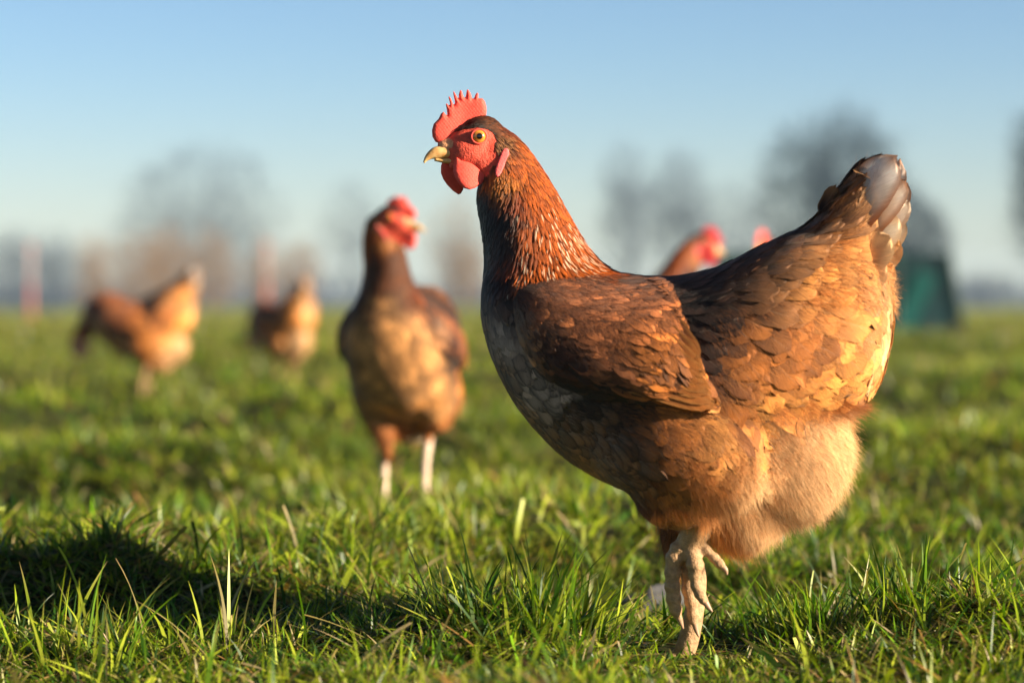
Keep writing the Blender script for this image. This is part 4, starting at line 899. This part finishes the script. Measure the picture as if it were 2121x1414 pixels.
tree('bare_tree','small brownish tree against the sky between the front facing hen and the large hen','tree',945,420,130,150,M_bark,M_twig,450,.15,.9,TG,seed=15,tw=4)
tree('bare_tree','dark leafless tree cut by the right edge of the picture','tree',2165,200,130,100,M_bark2,M_bark2,700,.2,1.1,TG,seed=16,tw=5)
HG='brown bushes of the hedge line'
for i,(px,top,wd,lab) in enumerate([(30,470,130,'grey bush at the left edge of the picture'),(110,480,100,'grey green bush behind the leftmost fence post'),(195,490,90,'small brown bush right of the leftmost fence post'),
    (285,480,120,'brown bush above the back of the far left hen'),(345,470,110,'olive brown bush directly above the far left hen'),(440,478,110,'brown bush right of the far left hen head'),
    (545,500,70,'small bush behind the second fence post'),(620,505,90,'brown bush above the small distant hen'),(960,500,110,'low brown bush left of the large hen breast'),(2040,560,130,'pale low bush right of the green shelter')]):
    tree('bush',lab,'bush',px,top,wd,120+i*3,M_twig if i not in(0,1,9) else M_bark,M_twig if i not in(0,1,9) else M_bark,650,.02,1.2,HG,stems=1,seed=30+i,tw=9)
# a low distant wood behind everything
segs=[]
for i in range(2600):
    x=rng.uniform(-75,75); y=rng.uniform(190,215); h=rng.uniform(.8,2.4)*(1+.6*vnoise(np.array([x*.12]),np.array([0.]),3)[0])
    q=(x+rng.normal()*.5,y+rng.normal()*.5,h); segs.append(((x,y,-.3),q,.09,.05))
V,Q=tubes(segs,3); tag(mesh_np('distant_wood',V,Q,M_bark),'low distant line of bare wood on the horizon','woodland',kind='stuff')

def flatmat(name,col,rough=.6,var=.25,sc_=3):
    m,n,N=newmat(name); co=objco(n); c=mixc(n,noise(n,sc_,4,co),tuple(x*(1-var) for x in col),tuple(x*(1+var) for x in col)); p=princ(n,c,rough,.3); out(n,p.outputs[0]); return m
M_post=flatmat('post_red',(.42,.13,.11)); M_postw=flatmat('post_white',(.45,.33,.34)); M_tarp=flatmat('tarp_teal',(.0,.022,.026),.5,.3,2); M_tarp2=flatmat('tarp_light_teal',(.0,.07,.062),.5,.2,2); M_pole=flatmat('pole_dark',(.02,.06,.05))
for px,lab in ((65,'pinkish red fence post at far left of the pasture'),(552,'pinkish red fence post left of the front facing hen')):
    d=34.; r=empty('fence_post',((px-1060.5)*S*d/D0,d-D0,float(gh((px-1060.5)*S*d/D0,d-D0)))); tag(r,lab,'fence post','net fence posts across the pasture')
    mb=MB(); tube(mb,[(0,0,-.15,.034),(0,0,.4,.032),(0,0,.55,.03)],10,2,world=True); mb.build('shaft',M_post,r)
    mb=MB(); tube(mb,[(0,0,.551,.028),(0,0,.9,.027),(0,0,1.02,.026)],10,2,world=True); mb.build('upper_shaft',M_postw,r)
    mb=MB(); tube(mb,[(0,0,1.021,.036),(0,0,1.08,.036),(0,0,1.1,.02)],10,2,world=True); mb.build('cap',M_post,r)
d=20.5; gx=(1750-1060.5)*S*d/D0
r=empty('poultry_shelter',(gx,d-D0,float(gh(gx,d-D0)))); tag(r,'low dark teal green tarp shelter under the dark trees on the right','shelter')
f=S*d/D0; x0,x1,x2=(1500-1750)*f,(1965-1750)*f,(1995-1750)*f; H=.256+(625-512)*f; Dp=1.3
def hexa(mb,b,t):
    V=b+t; mb.add(V,[(0,1,2,3),(7,6,5,4),(0,4,5,1),(1,5,6,2),(2,6,7,3),(3,7,4,0)])
mb=MB(); hexa(mb,[(x0,0,0),(x0,Dp,0),(x2,Dp,0),(x2,0,0)],[(x0,.12,H),(x0,Dp-.12,H),(x1,Dp-.12,H),(x1,.12,H)]); mb.build('cover',M_tarp,r,smooth=False)
xa=(1845-1750)*f; xb=(1935-1750)*f
mb=MB(); V=[(xa,-.012,.02),(xa+.16,-.012,.02),(xb+.03,.055,H*.72),(xb-.14,.07,H*.80)]; V2=[(a,b-.012,c) for a,b,c in V]; mb.add(V+V2,[(0,1,2,3),(7,6,5,4),(0,4,5,1),(1,5,6,2),(2,6,7,3),(3,7,4,0)]); mb.build('flap',M_tarp2,r,smooth=False)
for x_,xt in ((x0-.01,x0-.01),(x1*.5,x1*.5),(x2+.01,x1+.01)):
    mb=MB(); tube(mb,[(x_,-.03,-.05,.018),(x_*.5+xt*.5,.03,H*.5,.018),(xt,.09,H+.02,.018)],8,2,world=True); mb.build('frame_pole',M_pole,r)

def haze():
    m,n,N=newmat('haze_air'); v=n.nodes.new('ShaderNodeVolumePrincipled'); v.inputs['Color'].default_value=(.56,.80,1,1); v.inputs['Density'].default_value=.0009; v.inputs['Anisotropy'].default_value=.0
    o=n.nodes.new('ShaderNodeOutputMaterial'); n.links.new(v.outputs[0],o.inputs['Volume'])
    V=[(x,y,z) for z in (-2.0,16.) for x,y in ((-720,-8),(720,-8),(720,905),(-720,905))]
    ob=mesh_np('haze',V,[(3,2,1,0),(4,5,6,7),(0,1,5,4),(1,2,6,5),(2,3,7,6),(3,0,4,7)],m,smooth=False); tag(ob,'pale blue morning haze over the whole field','haze',kind='stuff')
haze()
